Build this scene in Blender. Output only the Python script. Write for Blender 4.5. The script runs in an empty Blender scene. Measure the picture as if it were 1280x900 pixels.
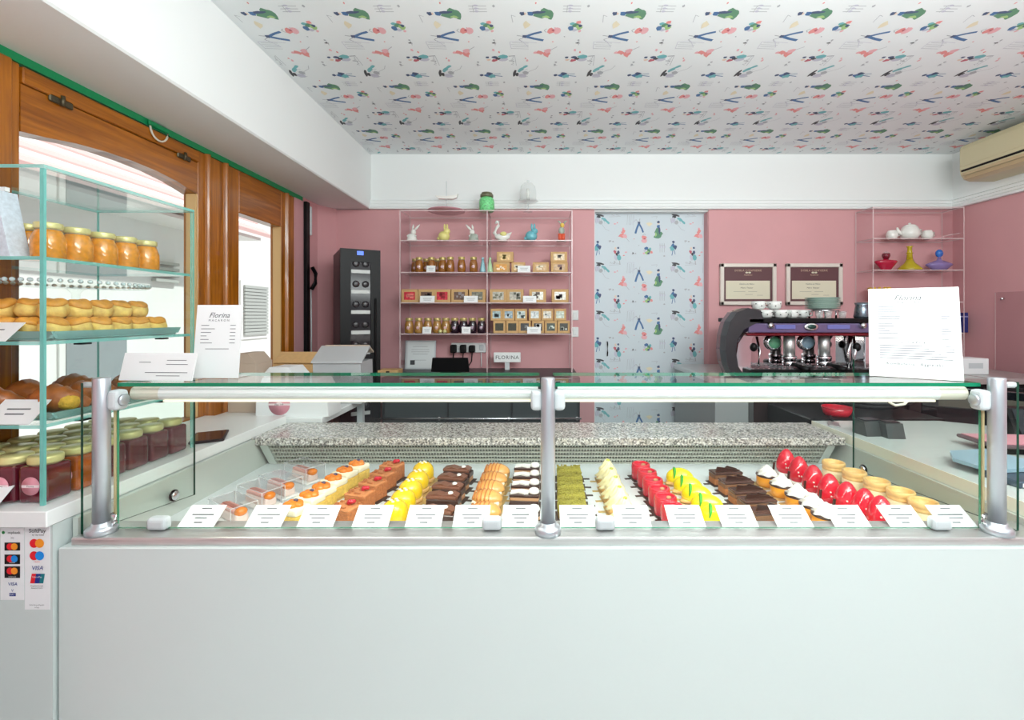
import bpy, bmesh, math, random
from mathutils import Vector, Matrix
random.seed(7)
S = bpy.context.scene
COL = S.collection
PI = math.pi
# ---------------------------------------------------------------- camera, world, light, exposure
F, PX, PY, CZ = 569.0, 671.0, 394.0, 1.36        # focal length in pixels of 1280, principal point, eye height
cam = bpy.data.objects.new('camera', bpy.data.cameras.new('camera'))
COL.objects.link(cam)
cam.location = (0, 0, CZ); cam.rotation_euler = (PI/2, 0, 0)
cam.data.sensor_width = 36; cam.data.lens = F/1280*36
cam.data.shift_x = -(PX-640)/1280; cam.data.shift_y = -(450-PY)/1280
cam.data.clip_start = .02
S.camera = cam
wd = bpy.data.worlds.new('sky'); S.world = wd; wd.use_nodes = True
wd.node_tree.nodes['Background'].inputs[0].default_value = (.90, .96, 1, 1)
wd.node_tree.nodes['Background'].inputs[1].default_value = .42
def light(name, kind, loc, rot, e, size=None, col=(1, 1, 1)):
    l = bpy.data.lights.new(name, kind); l.energy = e; l.color = col
    o = bpy.data.objects.new(name, l); COL.objects.link(o); o.location = loc; o.rotation_euler = rot
    if kind == 'AREA':
        l.shape = 'RECTANGLE'; l.size, l.size_y = size
    return o
sun = light('sun', 'SUN', (6, 0, 8), (0, math.radians(42), math.radians(12)), 2.4); sun.data.angle = .02
light('shopfront_daylight', 'AREA', (.6, -1.45, 1.45), (PI/2, 0, 0), .6, (4.2, 2.0), (.92, .98, 1))
light('added_uplight_fill', 'AREA', (.8, .05, 1.72), (PI-math.radians(20), 0, 0), 43, (1.6, .9), (.93, 1, .99))  # added fill with no fixture behind it, aimed up to brighten the ceiling
light('added_rear_fill', 'AREA', (.95, -.35, 2.38), (math.radians(66), 0, 0), 30, (2.2, .35), (.95, 1, .985))  # added fill out of view, tilted to light the rear wall
S.view_settings.view_transform = 'Standard'; S.view_settings.look = 'None'
S.view_settings.exposure = 0.52; S.view_settings.gamma = 1.0; S.view_settings.use_curve_mapping = False
S.cycles.transparent_max_bounces = 40; S.cycles.max_bounces = 10; S.cycles.transmission_bounces = 8
S.cycles.caustics_reflective = False; S.cycles.caustics_refractive = False; S.cycles.sample_clamp_indirect = 6
# ---------------------------------------------------------------- helpers
def lin(c):
    f = lambda v: v/12.92 if v <= .04045 else ((v+.055)/1.055)**2.4
    return tuple(f(v/255) for v in c)
MATS = {}
def mat(name, rgb, rough=.5, metal=0, var=.0, scale=30, bump=0, coat=0, emit=0, spec=.5, alpha=1, stretch=None, sss=0):
    if name in MATS: return MATS[name]
    m = bpy.data.materials.new(name); m.use_nodes = True; MATS[name] = m
    nt = m.node_tree; b = nt.nodes['Principled BSDF']; c = lin(rgb)
    b.inputs['Base Color'].default_value = (*c, 1); b.inputs['Roughness'].default_value = rough
    b.inputs['Metallic'].default_value = metal; b.inputs['Coat Weight'].default_value = coat
    b.inputs['Coat Roughness'].default_value = .06; b.inputs['Specular IOR Level'].default_value = spec
    b.inputs['Alpha'].default_value = alpha
    if emit:
        b.inputs['Emission Color'].default_value = (*c, 1); b.inputs['Emission Strength'].default_value = emit
    if var or bump:
        tc = nt.nodes.new('ShaderNodeTexCoord'); nz = nt.nodes.new('ShaderNodeTexNoise')
        nz.inputs['Scale'].default_value = scale; nz.inputs['Detail'].default_value = 4
        if stretch:
            mp = nt.nodes.new('ShaderNodeMapping'); mp.inputs['Scale'].default_value = stretch
            nt.links.new(tc.outputs['Object'], mp.inputs['Vector']); nt.links.new(mp.outputs[0], nz.inputs['Vector'])
        else: nt.links.new(tc.outputs['Object'], nz.inputs['Vector'])
        if var:
            rp = nt.nodes.new('ShaderNodeValToRGB')
            rp.color_ramp.elements[0].position = .3; rp.color_ramp.elements[1].position = .7
            rp.color_ramp.elements[0].color = (*[x*(1-var) for x in c], 1)
            rp.color_ramp.elements[1].color = (*[min(1, x*(1+var)) for x in c], 1)
            nt.links.new(nz.outputs['Fac'], rp.inputs[0]); nt.links.new(rp.outputs[0], b.inputs['Base Color'])
        if bump:
            bp = nt.nodes.new('ShaderNodeBump'); bp.inputs['Strength'].default_value = bump; bp.inputs['Distance'].default_value = .01
            nt.links.new(nz.outputs['Fac'], bp.inputs['Height']); nt.links.new(bp.outputs[0], b.inputs['Normal'])
    return m
def glassmat(name, tint=(.975, .995, .985), gloss=1.0, rough=0.0, ior=1.45):
    if name in MATS: return MATS[name]
    m = bpy.data.materials.new(name); m.use_nodes = True; MATS[name] = m
    nt = m.node_tree; nt.nodes.remove(nt.nodes['Principled BSDF'])
    t = nt.nodes.new('ShaderNodeBsdfTransparent'); t.inputs[0].default_value = (*tint, 1)
    g = nt.nodes.new('ShaderNodeBsdfGlossy'); g.inputs['Roughness'].default_value = rough
    fr = nt.nodes.new('ShaderNodeFresnel'); fr.inputs[0].default_value = ior
    mu = nt.nodes.new('ShaderNodeMath'); mu.operation = 'MULTIPLY'; mu.inputs[1].default_value = gloss
    mx = nt.nodes.new('ShaderNodeMixShader'); ge = nt.nodes.new('ShaderNodeNewGeometry')
    ff = nt.nodes.new('ShaderNodeMath'); ff.operation = 'SUBTRACT'; ff.inputs[0].default_value = 1      # reflect at the outer face only
    m2 = nt.nodes.new('ShaderNodeMath'); m2.operation = 'MULTIPLY'
    nt.links.new(ge.outputs['Backfacing'], ff.inputs[1])
    nt.links.new(fr.outputs[0], mu.inputs[0]); nt.links.new(mu.outputs[0], m2.inputs[0]); nt.links.new(ff.outputs[0], m2.inputs[1]); nt.links.new(m2.outputs[0], mx.inputs[0])
    nt.links.new(t.outputs[0], mx.inputs[1]); nt.links.new(g.outputs[0], mx.inputs[2])
    nt.links.new(mx.outputs[0], nt.nodes['Material Output'].inputs[0])
    return m
def woodmat(name, a, b_, axis):
    m = mat(name, a, .28, coat=.35); nt = m.node_tree; bs = nt.nodes['Principled BSDF']
    tc = nt.nodes.new('ShaderNodeTexCoord'); mp = nt.nodes.new('ShaderNodeMapping'); nz = nt.nodes.new('ShaderNodeTexNoise')
    mp.inputs['Scale'].default_value = {'z': (28, 28, 1.6), 'y': (28, 1.6, 28), 'x': (1.6, 28, 28)}[axis]
    nz.inputs['Scale'].default_value = 2.2; nz.inputs['Detail'].default_value = 6; nz.inputs['Distortion'].default_value = .6
    rp = nt.nodes.new('ShaderNodeValToRGB'); rp.color_ramp.elements[0].position = .3; rp.color_ramp.elements[1].position = .72
    rp.color_ramp.elements[0].color = (*lin(a), 1); rp.color_ramp.elements[1].color = (*lin(b_), 1)
    nt.links.new(tc.outputs['Object'], mp.inputs[0]); nt.links.new(mp.outputs[0], nz.inputs[0])
    nt.links.new(nz.outputs['Fac'], rp.inputs[0]); nt.links.new(rp.outputs[0], bs.inputs['Base Color'])
    return m
def graniteMat():
    m = mat('granite', (160, 160, 156), .2, coat=.3); nt = m.node_tree; bs = nt.nodes['Principled BSDF']
    tc = nt.nodes.new('ShaderNodeTexCoord'); vo = nt.nodes.new('ShaderNodeTexVoronoi'); vo.inputs['Scale'].default_value = 190
    rp = nt.nodes.new('ShaderNodeValToRGB'); rp.color_ramp.interpolation = 'CONSTANT'
    e = rp.color_ramp.elements; e[0].color = (*lin((112, 110, 106)), 1); e[1].position = .2; e[1].color = (*lin((164, 162, 154)), 1)
    for p, c in ((.42, (205, 200, 190)), (.62, (176, 174, 170)), (.8, (228, 226, 220))):
        x = e.new(p); x.color = (*lin(c), 1)
    sp = nt.nodes.new('ShaderNodeSeparateColor')
    nt.links.new(tc.outputs['Object'], vo.inputs['Vector']); nt.links.new(vo.outputs['Color'], sp.inputs[0])
    nt.links.new(sp.outputs[0], rp.inputs[0]); nt.links.new(rp.outputs[0], bs.inputs['Base Color'])
    return m
_cube = {}
def cube_mesh(d, r, seg):
    k = (round(d[0], 5), round(d[1], 5), round(d[2], 5), round(r, 5), seg)
    if k not in _cube:
        bm = bmesh.new(); bmesh.ops.create_cube(bm, size=1)
        for v in bm.verts: v.co = Vector((v.co.x*d[0], v.co.y*d[1], v.co.z*d[2]))
        if r > 0: bmesh.ops.bevel(bm, geom=bm.edges[:], offset=min(r, min(d)*.49), segments=seg, affect='EDGES', profile=.5)
        bm.verts.index_update()
        _cube[k] = ([v.co.copy() for v in bm.verts], [[v.index for v in f.verts] for f in bm.faces]); bm.free()
    return _cube[k]
class B:
    def __init__(s): s.v = []; s.f = []; s.mi = []; s.sm = []; s.mats = []
    def add(s, vs, fs, m, smooth=False, M=None):
        if m not in s.mats: s.mats.append(m)
        k = s.mats.index(m); o = len(s.v)
        s.v += [(M @ Vector(v)) if M else Vector(v) for v in vs]
        s.f += [[i+o for i in f] for f in fs]; s.mi += [k]*len(fs); s.sm += [smooth]*len(fs)
        return s
    def box(s, c, d, m, r=0, seg=2, M=None):
        vs, fs = cube_mesh(d, r, seg); T = Matrix.Translation(c)
        return s.add(vs, fs, m, False, (M @ T) if M else T)
    def span(s, x, y, z, m, r=0, seg=2, M=None):
        return s.box(((x[0]+x[1])/2, (y[0]+y[1])/2, (z[0]+z[1])/2), (abs(x[1]-x[0]), abs(y[1]-y[0]), abs(z[1]-z[0])), m, r, seg, M)
    def pane(s, x, y, z, g, e, M=None):          # a sheet of glass: clear faces, green edges
        c = ((x[0]+x[1])/2, (y[0]+y[1])/2, (z[0]+z[1])/2); d = (abs(x[1]-x[0]), abs(y[1]-y[0]), abs(z[1]-z[0]))
        ax = d.index(min(d)); vs, fs = cube_mesh(d, 0, 1); T = Matrix.Translation(c); T = (M @ T) if M else T
        big = [f for f in fs if len(set(round(vs[i][ax], 6) for i in f)) == 1]; sm = [f for f in fs if f not in big]
        s.add(vs, big, g, False, T); return s.add(vs, sm, e, False, T)
    def lathe(s, prof, m, n=24, c=(0, 0, 0), smooth=True, M=None, sc=(1, 1)):
        vs = []; fs = []; T = Matrix.Translation(c); T = (M @ T) if M else T; k = len(prof)
        for i in range(n):
            a = 2*PI*i/n
            for (r, z) in prof: vs.append((r*math.cos(a)*sc[0], r*math.sin(a)*sc[1], z))
        for i in range(n):
            j = (i+1) % n
            for q in range(k-1): fs.append([i*k+q, j*k+q, j*k+q+1, i*k+q+1])
        if prof[0][0] > 1e-6: fs.append([i*k for i in range(n)][::-1])
        if prof[-1][0] > 1e-6: fs.append([i*k+k-1 for i in range(n)])
        return s.add(vs, fs, m, smooth, T)
    def cyl(s, c, r, h, m, n=20, M=None, smooth=True): return s.lathe([(r, 0), (r, h)], m, n, c, smooth, M)
    def ball(s, c, rad, m, n=16, k=9, M=None, z0=-1.0):
        pr = []
        a0 = math.asin(max(-1, z0))
        for i in range(k+1):
            a = a0+(PI/2-a0)*i/k; pr.append((math.cos(a) if i < k else 0, math.sin(a)))
        if z0 <= -1: pr[0] = (0, -1)
        T = Matrix.Translation(c) @ Matrix.Diagonal((*rad, 1)); T = (M @ T) if M else T
        return s.lathe(pr, m, n, (0, 0, 0), True, T)
    def tube(s, pts, r, m, n=8, closed=False, M=None):
        pts = [Vector(p) for p in pts]; N = len(pts); vs = []; fs = []
        rr = r if isinstance(r, (list, tuple)) else [r]*N
        for i, p in enumerate(pts):
            if closed: t = pts[(i+1) % N]-pts[i-1]
            else: t = pts[min(i+1, N-1)]-pts[max(i-1, 0)]
            t.normalize(); u = t.cross(Vector((0, 0, 1)))
            if u.length < .15: u = t.cross(Vector((0, 1, 0)))
            u.normalize(); w = t.cross(u)
            for k in range(n):
                a = 2*PI*k/n; vs.append(p+(u*math.cos(a)+w*math.sin(a))*rr[i])
        for i in range(N if closed else N-1):
            j = (i+1) % N
            for k in range(n): fs.append([i*n+k, i*n+(k+1) % n, j*n+(k+1) % n, j*n+k])
        if not closed: fs.append(list(range(n))); fs.append([(N-1)*n+k for k in range(n)][::-1])
        return s.add(vs, fs, m, True, M)
    def prism(s, poly, a, b, m, plane='xz', M=None, smooth=False):   # polygon in a plane, extruded along the third axis from a to b
        f = {'xz': lambda p, q, t: (p, t, q), 'yz': lambda p, q, t: (t, p, q), 'xy': lambda p, q, t: (p, q, t)}[plane]
        n = len(poly); vs = [f(p, q, a) for p, q in poly]+[f(p, q, b) for p, q in poly]
        s.add(vs, [list(range(n))[::-1], list(range(n, 2*n))], m, False, M)
        return s.add(vs, [[i, (i+1) % n, n+(i+1) % n, n+i] for i in range(n)], m, smooth, M)
    def flat(s, poly, m, M=None): return s.add([(p[0], p[1], p[2] if len(p) > 2 else 0) for p in poly], [list(range(len(poly)))], m, False, M)
    def build(s, name, parent=None, loc=None, rz=0):
        me = bpy.data.meshes.new(name); me.from_pydata([tuple(v) for v in s.v], [], s.f)
        for m in s.mats: me.materials.append(m)
        me.polygons.foreach_set('material_index', s.mi); me.polygons.foreach_set('use_smooth', s.sm)
        bm = bmesh.new(); bm.from_mesh(me); bmesh.ops.recalc_face_normals(bm, faces=bm.faces); bm.to_mesh(me); bm.free()
        o = bpy.data.objects.new(name, me); COL.objects.link(o)
        if parent: o.parent = parent
        if loc is not None: o.location = loc
        o.rotation_euler.z = rz
        return o
def tag(o, label=None, cat=None, group=None, kind=None):
    if label: o['label'] = label
    if cat: o['category'] = cat
    if group: o['group'] = group
    if kind: o['kind'] = kind
    return o
def thing(name, label, cat, loc=(0, 0, 0), rz=0, group=None):
    o = bpy.data.objects.new(name, None); COL.objects.link(o); o.empty_display_size = .02
    o.location = loc; o.rotation_euler.z = rz
    return tag(o, label, cat, group)
def struct(b, name, parent=None):
    o = b.build(name, parent)
    if not parent: o['kind'] = 'structure'
    return o
def dup(root, loc, rz=None, label=None, group=None, sc=None):
    def cp(o, par):
        c = o.copy(); COL.objects.link(c)
        if par: c.parent = par
        for ch in o.children: cp(ch, c)
        return c
    r = cp(root, None); r.location = loc
    if rz is not None: r.rotation_euler.z = rz
    if label: r['label'] = label
    if group: r['group'] = group
    if sc: r.scale = sc
    return r
def place(proto, first, loc, rz, label, group, sc=None):   # the first use moves the prototype, later ones copy it
    if first[0]:
        first[0] = False; proto.location = loc; proto.rotation_euler.z = rz
        proto['label'] = label; proto['group'] = group
        if sc: proto.scale = sc
        return proto
    return dup(proto, loc, rz, label, group, sc)
def at(px, py, D): return Vector(((px-PX)*D/F, D, CZ-(py-PY)*D/F))       # a point of the place measured from the photograph
def X(px, D): return (px-PX)*D/F
def Z(py, D): return CZ-(py-PY)*D/F
_txt = {}
def text(b, s, size, m, M, align='CENTER', shear=0, spacing=1):      # flat lettering in the xy plane of M
    k = (s, align, shear, spacing)
    if k not in _txt:
        cu = bpy.data.curves.new('lettering', 'FONT'); cu.body = s; cu.size = 1; cu.resolution_u = 2; cu.shear = shear
        cu.align_x = align; cu.align_y = 'CENTER'; cu.space_character = spacing
        o = bpy.data.objects.new('lettering', cu); COL.objects.link(o)
        me = bpy.data.meshes.new_from_object(o)
        _txt[k] = ([v.co.copy() for v in me.vertices], [list(p.vertices) for p in me.polygons])
        bpy.data.objects.remove(o); bpy.data.meshes.remove(me); bpy.data.curves.remove(cu)
    vs, fs = _txt[k]
    b.add([v*size for v in vs], fs, m, False, M)
def facing(o, xd=(1, 0, 0), up=(0, 0, 1)):      # matrix whose x, y axes are xd, up: for print on upright faces
    x = Vector(xd).normalized(); y = Vector(up).normalized(); z = x.cross(y)
    m = Matrix((x, y, z)).transposed().to_4x4(); m.translation = Vector(o); return m
NTH = ['first', 'second', 'third', 'fourth', 'fifth', 'sixth', 'seventh', 'eighth', 'ninth', 'tenth', 'eleventh', 'twelfth', 'thirteenth', 'fourteenth', 'fifteenth', 'sixteenth']
# ---------------------------------------------------------------- materials
GL = glassmat('clear_glass'); GLW = glassmat('window_glass', (.99, .995, .995), .5)
ACR = glassmat('acrylic', (.955, .945, .95), .8); PLA = glassmat('clear_plastic', (.985, .985, .99), 1.0, .08)
GE = mat('glass_edge_green', (28, 130, 96), .15, alpha=.85); GT = mat('glass_edge_teal', (120, 200, 190), .12, alpha=.8)
GD = mat('glass_edge_dark', (10, 66, 50), .15); AE = mat('acrylic_edge', (226, 206, 206), .2, alpha=.8)
WHITE = mat('white_paint', (236, 239, 238), .6); WG = mat('white_gloss_laminate', (203, 213, 211), .22, coat=.15)
PINK = mat('pink_wall_paint', (214, 160, 163), .65, var=.03, scale=3); SLAB = mat('white_worktop', (238, 241, 240), .25)
STEEL = mat('brushed_steel', (214, 216, 214), .36, .8, var=.06, scale=40, stretch=(.3, 8, 8))
ALU = mat('silver_aluminium', (196, 202, 208), .34, .75); CHROME = mat('chrome', (225, 225, 228), .08, 1)
SILV = mat('light_grey_plastic', (205, 212, 214), .35); BEIGE = mat('cream_plastic', (226, 222, 205), .4)
BLACK = mat('black_plastic', (11, 11, 13), .42, spec=.22); DKG = mat('dark_grey_panel', (52, 54, 58), .4)
PAPER = mat('white_card', (238, 240, 240), .6); INK = mat('grey_ink', (64, 68, 72), .6); INKL = mat('pale_grey_ink', (186, 190, 192), .6)
KRAFT = mat('kraft_card', (205, 165, 112), .7, var=.06, scale=60); GOLD = mat('gold_lid', (224, 216, 150), .32, .25)
WZ = woodmat('oak_upright', (134, 74, 8), (192, 116, 26), 'z'); WY = woodmat('oak_rail', (130, 70, 8), (188, 112, 24), 'y')
GRAN = graniteMat()
# ================================================================= the room
ZC, ZF = CZ+1.10, CZ+.72                     # ceiling, underside of beam and frieze
YB = 3.11; XR = 2.84; XL = -1.45
FLOOR = mat('pale_floor', (226, 225, 222), .4, var=.04, scale=4)
struct(B().span((-1.6, 3.0), (-1.5, 3.35), (-.1, 0), FLOOR), 'floor')
WPC = mat('wallpaper_ground', (236, 240, 241), .75); WPD = mat('door_wallpaper_ground', (212, 222, 228), .7)
ceil = struct(B().span((-1.6, 3.0), (-1.5, 3.35), (ZC, ZC+.1), WPC), 'ceiling')
DX0, DX1 = X(743, YB), X(886, YB)
wb = B()
wb.span((-1.6, DX0), (YB, YB+.12), (0, ZF), PINK); wb.span((DX1, 3.0), (YB, YB+.12), (0, ZF), PINK)
struct(wb, 'wall_back')
struct(B().span((XR, XR+.12), (-1.5, YB), (0, ZF), PINK), 'wall_right')
fr = struct(B().span((-1.135, XR), (YB, YB+.2), (ZF+.002, ZC), WHITE).span((XR, XR+.12), (-1.5, YB+.2), (ZF+.002, ZC), WHITE), 'trim_1')
def mould(z): return [(0, z), (.03, z), (.034, z+.012), (.026, z+.022), (.026, z+.034), (.016, z+.042), (.016, z+.058), (.006, z+.066), (0, z+.066)]
mb = B().prism([(YB-p, q) for p, q in mould(ZF)], -1.135, XR, WHITE, 'yz')
mb.prism([(XR-p, q) for p, q in mould(ZF)], -1.5, YB, WHITE, 'xz')
struct(mb, 'trim_2')
wl = B()
wl.span((XL-.1, -1.436), (2.70, 2.98), (0, ZF+.02), PINK)
wl.prism([(-1.436, 2.98), (-1.37, YB), (-1.55, YB), (-1.55, 2.98)], 0, ZF+.02, PINK, 'xy')
wl.span((XL-.1, XL), (.6, 2.7), (0, CZ-.485), WHITE); wl.span((XL-.1, XL), (-1.5, .9), (0, ZF), PINK)
struct(wl, 'wall_left')
struct(B().span((-1.62, -1.133), (-1.5, YB+.2), (ZF+.004, ZC), WHITE, .006, 1), 'beam_left')
GREEN = mat('green_shutter_strip', (18, 150, 92), .35)
struct(B().span((-1.456, -1.434), (-1.5, 2.79), (CZ+.700, CZ+.737), GREEN).span((-1.458, -1.433), (-1.5, 2.79), (CZ+.737, CZ+.743), BLACK), 'trim_3')
# the papered door set back in the rear wall
YD = 3.19
door = tag(bpy.data.objects.new('door_1', None), None, None, None, 'structure'); COL.objects.link(door)
B().span((DX0+.004, DX1-.004), (YD, YD+.04), (0, ZF-.01), WPD).build('door_panel', door)
B().span((DX0-.001, DX0+.004), (YB+.01, YD+.03), (0, ZF), WHITE).span((DX1-.004, DX1+.001), (YB+.01, YD+.03), (0, ZF), PINK).span((DX0, DX1), (YB+.01, YD+.04), (ZF-.01, ZF), WHITE).build('door_frame', door)
B().tube([(DX0+.10, YD-.008, CZ-.215+.03), (DX0+.10, YD-.02, CZ-.205), (DX0+.10, YD-.02, CZ-.26), (DX0+.10, YD-.008, CZ-.285)], .004, BLACK).build('door_handle', door)
# ---- printed figures of the wallpaper: one tile of motifs in a 280 x 180 frame, y down
CP = {k: mat('print_'+k, tuple(int(c+(225-c)*.22) for c in v), .75) for k, v in dict(blue=(46, 92, 150), teal=(90, 176, 182), green=(70, 130, 92), lime=(150, 196, 110),
      navy=(44, 60, 100), coral=(236, 132, 128), pink=(240, 170, 178), red=(190, 70, 86), black=(38, 38, 44), grey=(168, 172, 178), lilac=(196, 196, 214), skin=(238, 206, 180), sand=(238, 226, 190)).items()}
rp = random.Random(3)
TILE = []
def blob(x, y, rx, ry, c, rot=0, n=9, jit=.32):
    rx, ry = rx*.9, ry*.9
    ca, sa = math.cos(math.radians(rot)), math.sin(math.radians(rot)); pts = []
    for i in range(n):
        a = 2*PI*i/n; k = 1+rp.uniform(-jit, jit); p, q = rx*k*math.cos(a), ry*k*math.sin(a)
        pts.append((x+p*ca-q*sa, y+p*sa+q*ca))
    TILE.append((pts, CP[c]))
def stroke(pts, w, c):
    for (a, b), (d, e) in zip(pts, pts[1:]):
        l = math.hypot(d-a, e-b) or 1; nx, ny = -(e-b)/l*w/2, (d-a)/l*w/2
        TILE.append(([(a+nx, b+ny), (d+nx, e+ny), (d-nx, e-ny), (a-nx, b-ny)], CP[c]))
# lady in a green gown
blob(240, 37, 4, 5, 'skin'); blob(240, 33, 6, 5, 'navy'); blob(240, 50, 6, 9, 'blue'); blob(236, 68, 9, 14, 'green', 10); blob(247, 78, 9, 12, 'green', -14); blob(238, 88, 15, 7, 'green'); blob(244, 64, 4, 14, 'navy', -8); blob(231, 80, 4, 9, 'lime')
# walking trousers and their coat
stroke([(176, 52), (168, 36), (172, 20)], 2, 'grey'); stroke([(168, 38), (160, 58), (155, 76)], 7, 'blue'); stroke([(168, 38), (178, 56), (184, 72)], 6, 'blue'); blob(168, 36, 6, 5, 'navy'); blob(205, 40, 12, 8, 'sand'); stroke([(150, 30), (158, 24), (164, 34)], 1.5, 'grey'); stroke([(150, 30), (146, 62)], 1.2, 'lilac')
# red pot, bouquet
blob(188, 92, 10, 9, 'coral'); blob(188, 104, 11, 8, 'pink'); blob(189, 96, 5, 4, 'red'); stroke([(178, 99), (199, 99)], 2, 'pink'); stroke([(182, 82), (188, 77), (194, 82)], 1.5, 'grey')
blob(195, 132, 8, 7, 'blue'); blob(206, 140, 9, 8, 'green'); blob(198, 148, 9, 8, 'lime'); blob(190, 140, 6, 6, 'lilac'); blob(214, 146, 6, 5, 'coral'); blob(204, 150, 5, 5, 'navy'); blob(186, 150, 4, 4, 'pink'); blob(210, 134, 5, 5, 'teal')
# coral gown
blob(110, 58, 4, 5, 'pink'); blob(110, 70, 8, 9, 'coral', 12); blob(104, 84, 13, 9, 'coral'); blob(116, 86, 9, 8, 'pink'); stroke([(120, 92), (132, 106)], 1.5, 'grey')
# two figures arm in arm
blob(82, 132, 4, 5, 'skin'); blob(91, 130, 4, 5, 'navy'); blob(80, 146, 6, 9, 'red'); blob(92, 146, 6, 9, 'navy'); blob(82, 166, 8, 13, 'lilac'); blob(94, 166, 8, 13, 'teal'); stroke([(78, 178), (76, 190)], 3, 'grey'); stroke([(96, 178), (98, 192)], 3, 'grey'); blob(86, 154, 5, 6, 'black')
# blue dancer
blob(15, 108, 5, 5, 'navy'); blob(14, 122, 10, 10, 'blue'); blob(22, 128, 9, 8, 'navy'); blob(10, 132, 9, 9, 'teal'); stroke([(14, 138), (10, 158)], 2.5, 'blue'); stroke([(20, 138), (22, 154)], 2, 'blue')
# black hat and teal shawl
blob(24, 8, 15, 5, 'black', 8); blob(18, 14, 9, 5, 'black'); blob(40, 24, 12, 6, 'teal', 30); blob(52, 34, 9, 5, 'teal', 40); blob(14, 28, 12, 11, 'lilac'); blob(26, 34, 9, 8, 'grey')
for k in range(5): stroke([(4+k*8, 18), (10+k*8, 40)], 1, 'grey')
stroke([(30, 40), (44, 60), (58, 66)], 1, 'grey')
# pen sketches, a dog, lettering-like scribbles
for k in range(4): stroke([(126+k*7, 6+(k % 2)*3), (124+k*7, 44)], 1, 'grey')
stroke([(124, 6), (150, 4), (154, 30), (130, 44)], 1, 'lilac')
blob(62, 104, 5, 3, 'grey'); blob(72, 106, 3, 3, 'grey'); stroke([(56, 102), (60, 110)], 1.2, 'grey'); blob(80, 40, 5, 3, 'pink'); blob(88, 36, 3, 2, 'coral')
blob(146, 150, 3, 5, 'black'); stroke([(138, 152), (158, 152)], 1.2, 'grey'); blob(156, 150, 3, 2, 'grey'); blob(120, 146, 5, 3, 'pink'); blob(112, 158, 4, 2, 'coral')
for k in range(3): stroke([(246+k*8, 112), (246+k*8, 146)], 1.4, 'grey'); blob(247+k*8, 126, 3, 5, 'lilac')
stroke([(244, 120), (264, 120)], 1, 'grey')
for k in range(6): stroke([(60+k*6, 8), (63+k*6, 2+(k % 3)*3), (66+k*6, 9)], 1, 'grey')
stroke([(58, 14), (100, 12)], 1, 'grey'); stroke([(214, 14), (236, 12), (232, 20)], 1, 'grey'); blob(270, 60, 3, 2, 'coral'); blob(262, 160, 4, 3, 'grey'); blob(168, 120, 2, 2, 'grey'); blob(150, 96, 2, 2, 'coral')
def wallpaper(name, parent, fn, i0, i1, j0, j1, ok):
    b = B()
    for i in range(i0, i1):
        for j in range(j0, j1):
            for q, (pts, m) in enumerate(TILE):
                w = [((x/280+i)*.53, (y/180+j)*.338) for x, y in pts]
                P = [fn(u, v, q*2e-6) for u, v in w]
                if all(ok(p) for p in P): b.flat(P, m)
    o = b.build(name, parent); o['kind'] = 'stuff'; return o
wallpaper('wallpaper_print', door, lambda u, v, e: (DX0+.004+u, YD-.0006-e, CZ+.377-v), 0, 2, -2, 5, lambda p: DX0+.004 < p[0] < DX1-.004 and 0 < p[2] < ZF-.012)
U0 = 1.66+.857*.53; V0 = -.674-.35*.338
wallpaper('wallpaper_print', ceil, lambda u, v, e: (V0+v, U0-u, ZC-.0006-e), -3, 3, -3, 12, lambda p: -1.134 < p[0] < XR-.002 and .95 < p[1] < YB-.002)
# ---- the wooden shop window on the left
win = bpy.data.objects.new('window_1', None); COL.objects.link(win); win['kind'] = 'structure'
XW0, XW1 = XL-.05, XL+.012
zb, zt = CZ-.485, CZ+.70
B().span((XW0, XW1), (.9, 1.268), (zb, zt), WZ, .004, 1).build('stile', win)
B().span((XW0, XW1+.012), (.9, 1.24), (zb, zt), WZ, .004, 1).build('stile', win)
arch = [(1.268, .512), (1.33, .520), (1.42, .536), (1.52, .546), (1.62, .549), (1.72, .546), (1.82, .535), (1.93, .512)]
B().prism([(1.268, .645), (1.93, .645)]+arch[::-1], XW0, XW1, WY, 'yz').build('arched_header', win).location.z = CZ
B().span((XW0, XW1+.008), (1.268, 1.93), (CZ+.647, CZ+.694), WY, .003, 1).build('top_rail', win)
B().span((XW0, XW1), (1.93, 2.20), (zb, zt), WZ, .004, 1).build('mullion', win)
for y in (1.985, 2.10): B().prism([(XW1+.016*math.sin(a*PI/6), y-.013+.026*a/6) for a in range(7)], zb, zt, WZ, 'xy').build('mullion_bead', win)
B().span((XW0, XW1), (2.20, 2.56), (CZ+.495, zt), WY, .003, 1).build('header', win)
B().span((XW0, XW1), (2.56, 2.70), (zb, zt), WZ, .004, 1).build('stile', win)
B().prism([(XW1+.016*math.sin(a*PI/6), 2.60+.026*a/6) for a in range(7)], zb, zt, WZ, 'xy').build('stile_bead', win)
B().span((XW0, XW1), (1.268, 1.93), (zb, CZ-.43), WY, .003, 1).span((XW0, XW1), (2.20, 2.56), (zb, CZ-.43), WY, .003, 1).build('bottom_rail', win)
B().pane((XL-.028, XL-.022), (1.27, 1.93), (CZ-.43, CZ+.55), GLW, GE).build('pane', win)
B().pane((XL-.028, XL-.022), (2.20, 2.56), (CZ-.43, CZ+.50), GLW, GE).build('pane', win)
BEADM = mat('window_bead_pale', (216, 176, 120), .35)
B().span((XL-.03, XL+.013), (1.920, 1.93), (CZ-.43, CZ+.512), BEADM).span((XL-.03, XL+.013), (2.552, 2.56), (CZ-.43, CZ+.495), BEADM).build('glazing_bead', win)
HINGE = mat('dark_hinge', (92, 84, 66), .4, .7)
for px, D in ((72, 1.372), (224, 1.85)):
    h = B().span((XW1, XW1+.008), (D-.035, D+.035), (CZ+.632, CZ+.655), HINGE, .003, 1).cyl((XW1+.01, D, CZ+.630), .006, .03, HINGE, 8).build('hinge', win)
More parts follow.
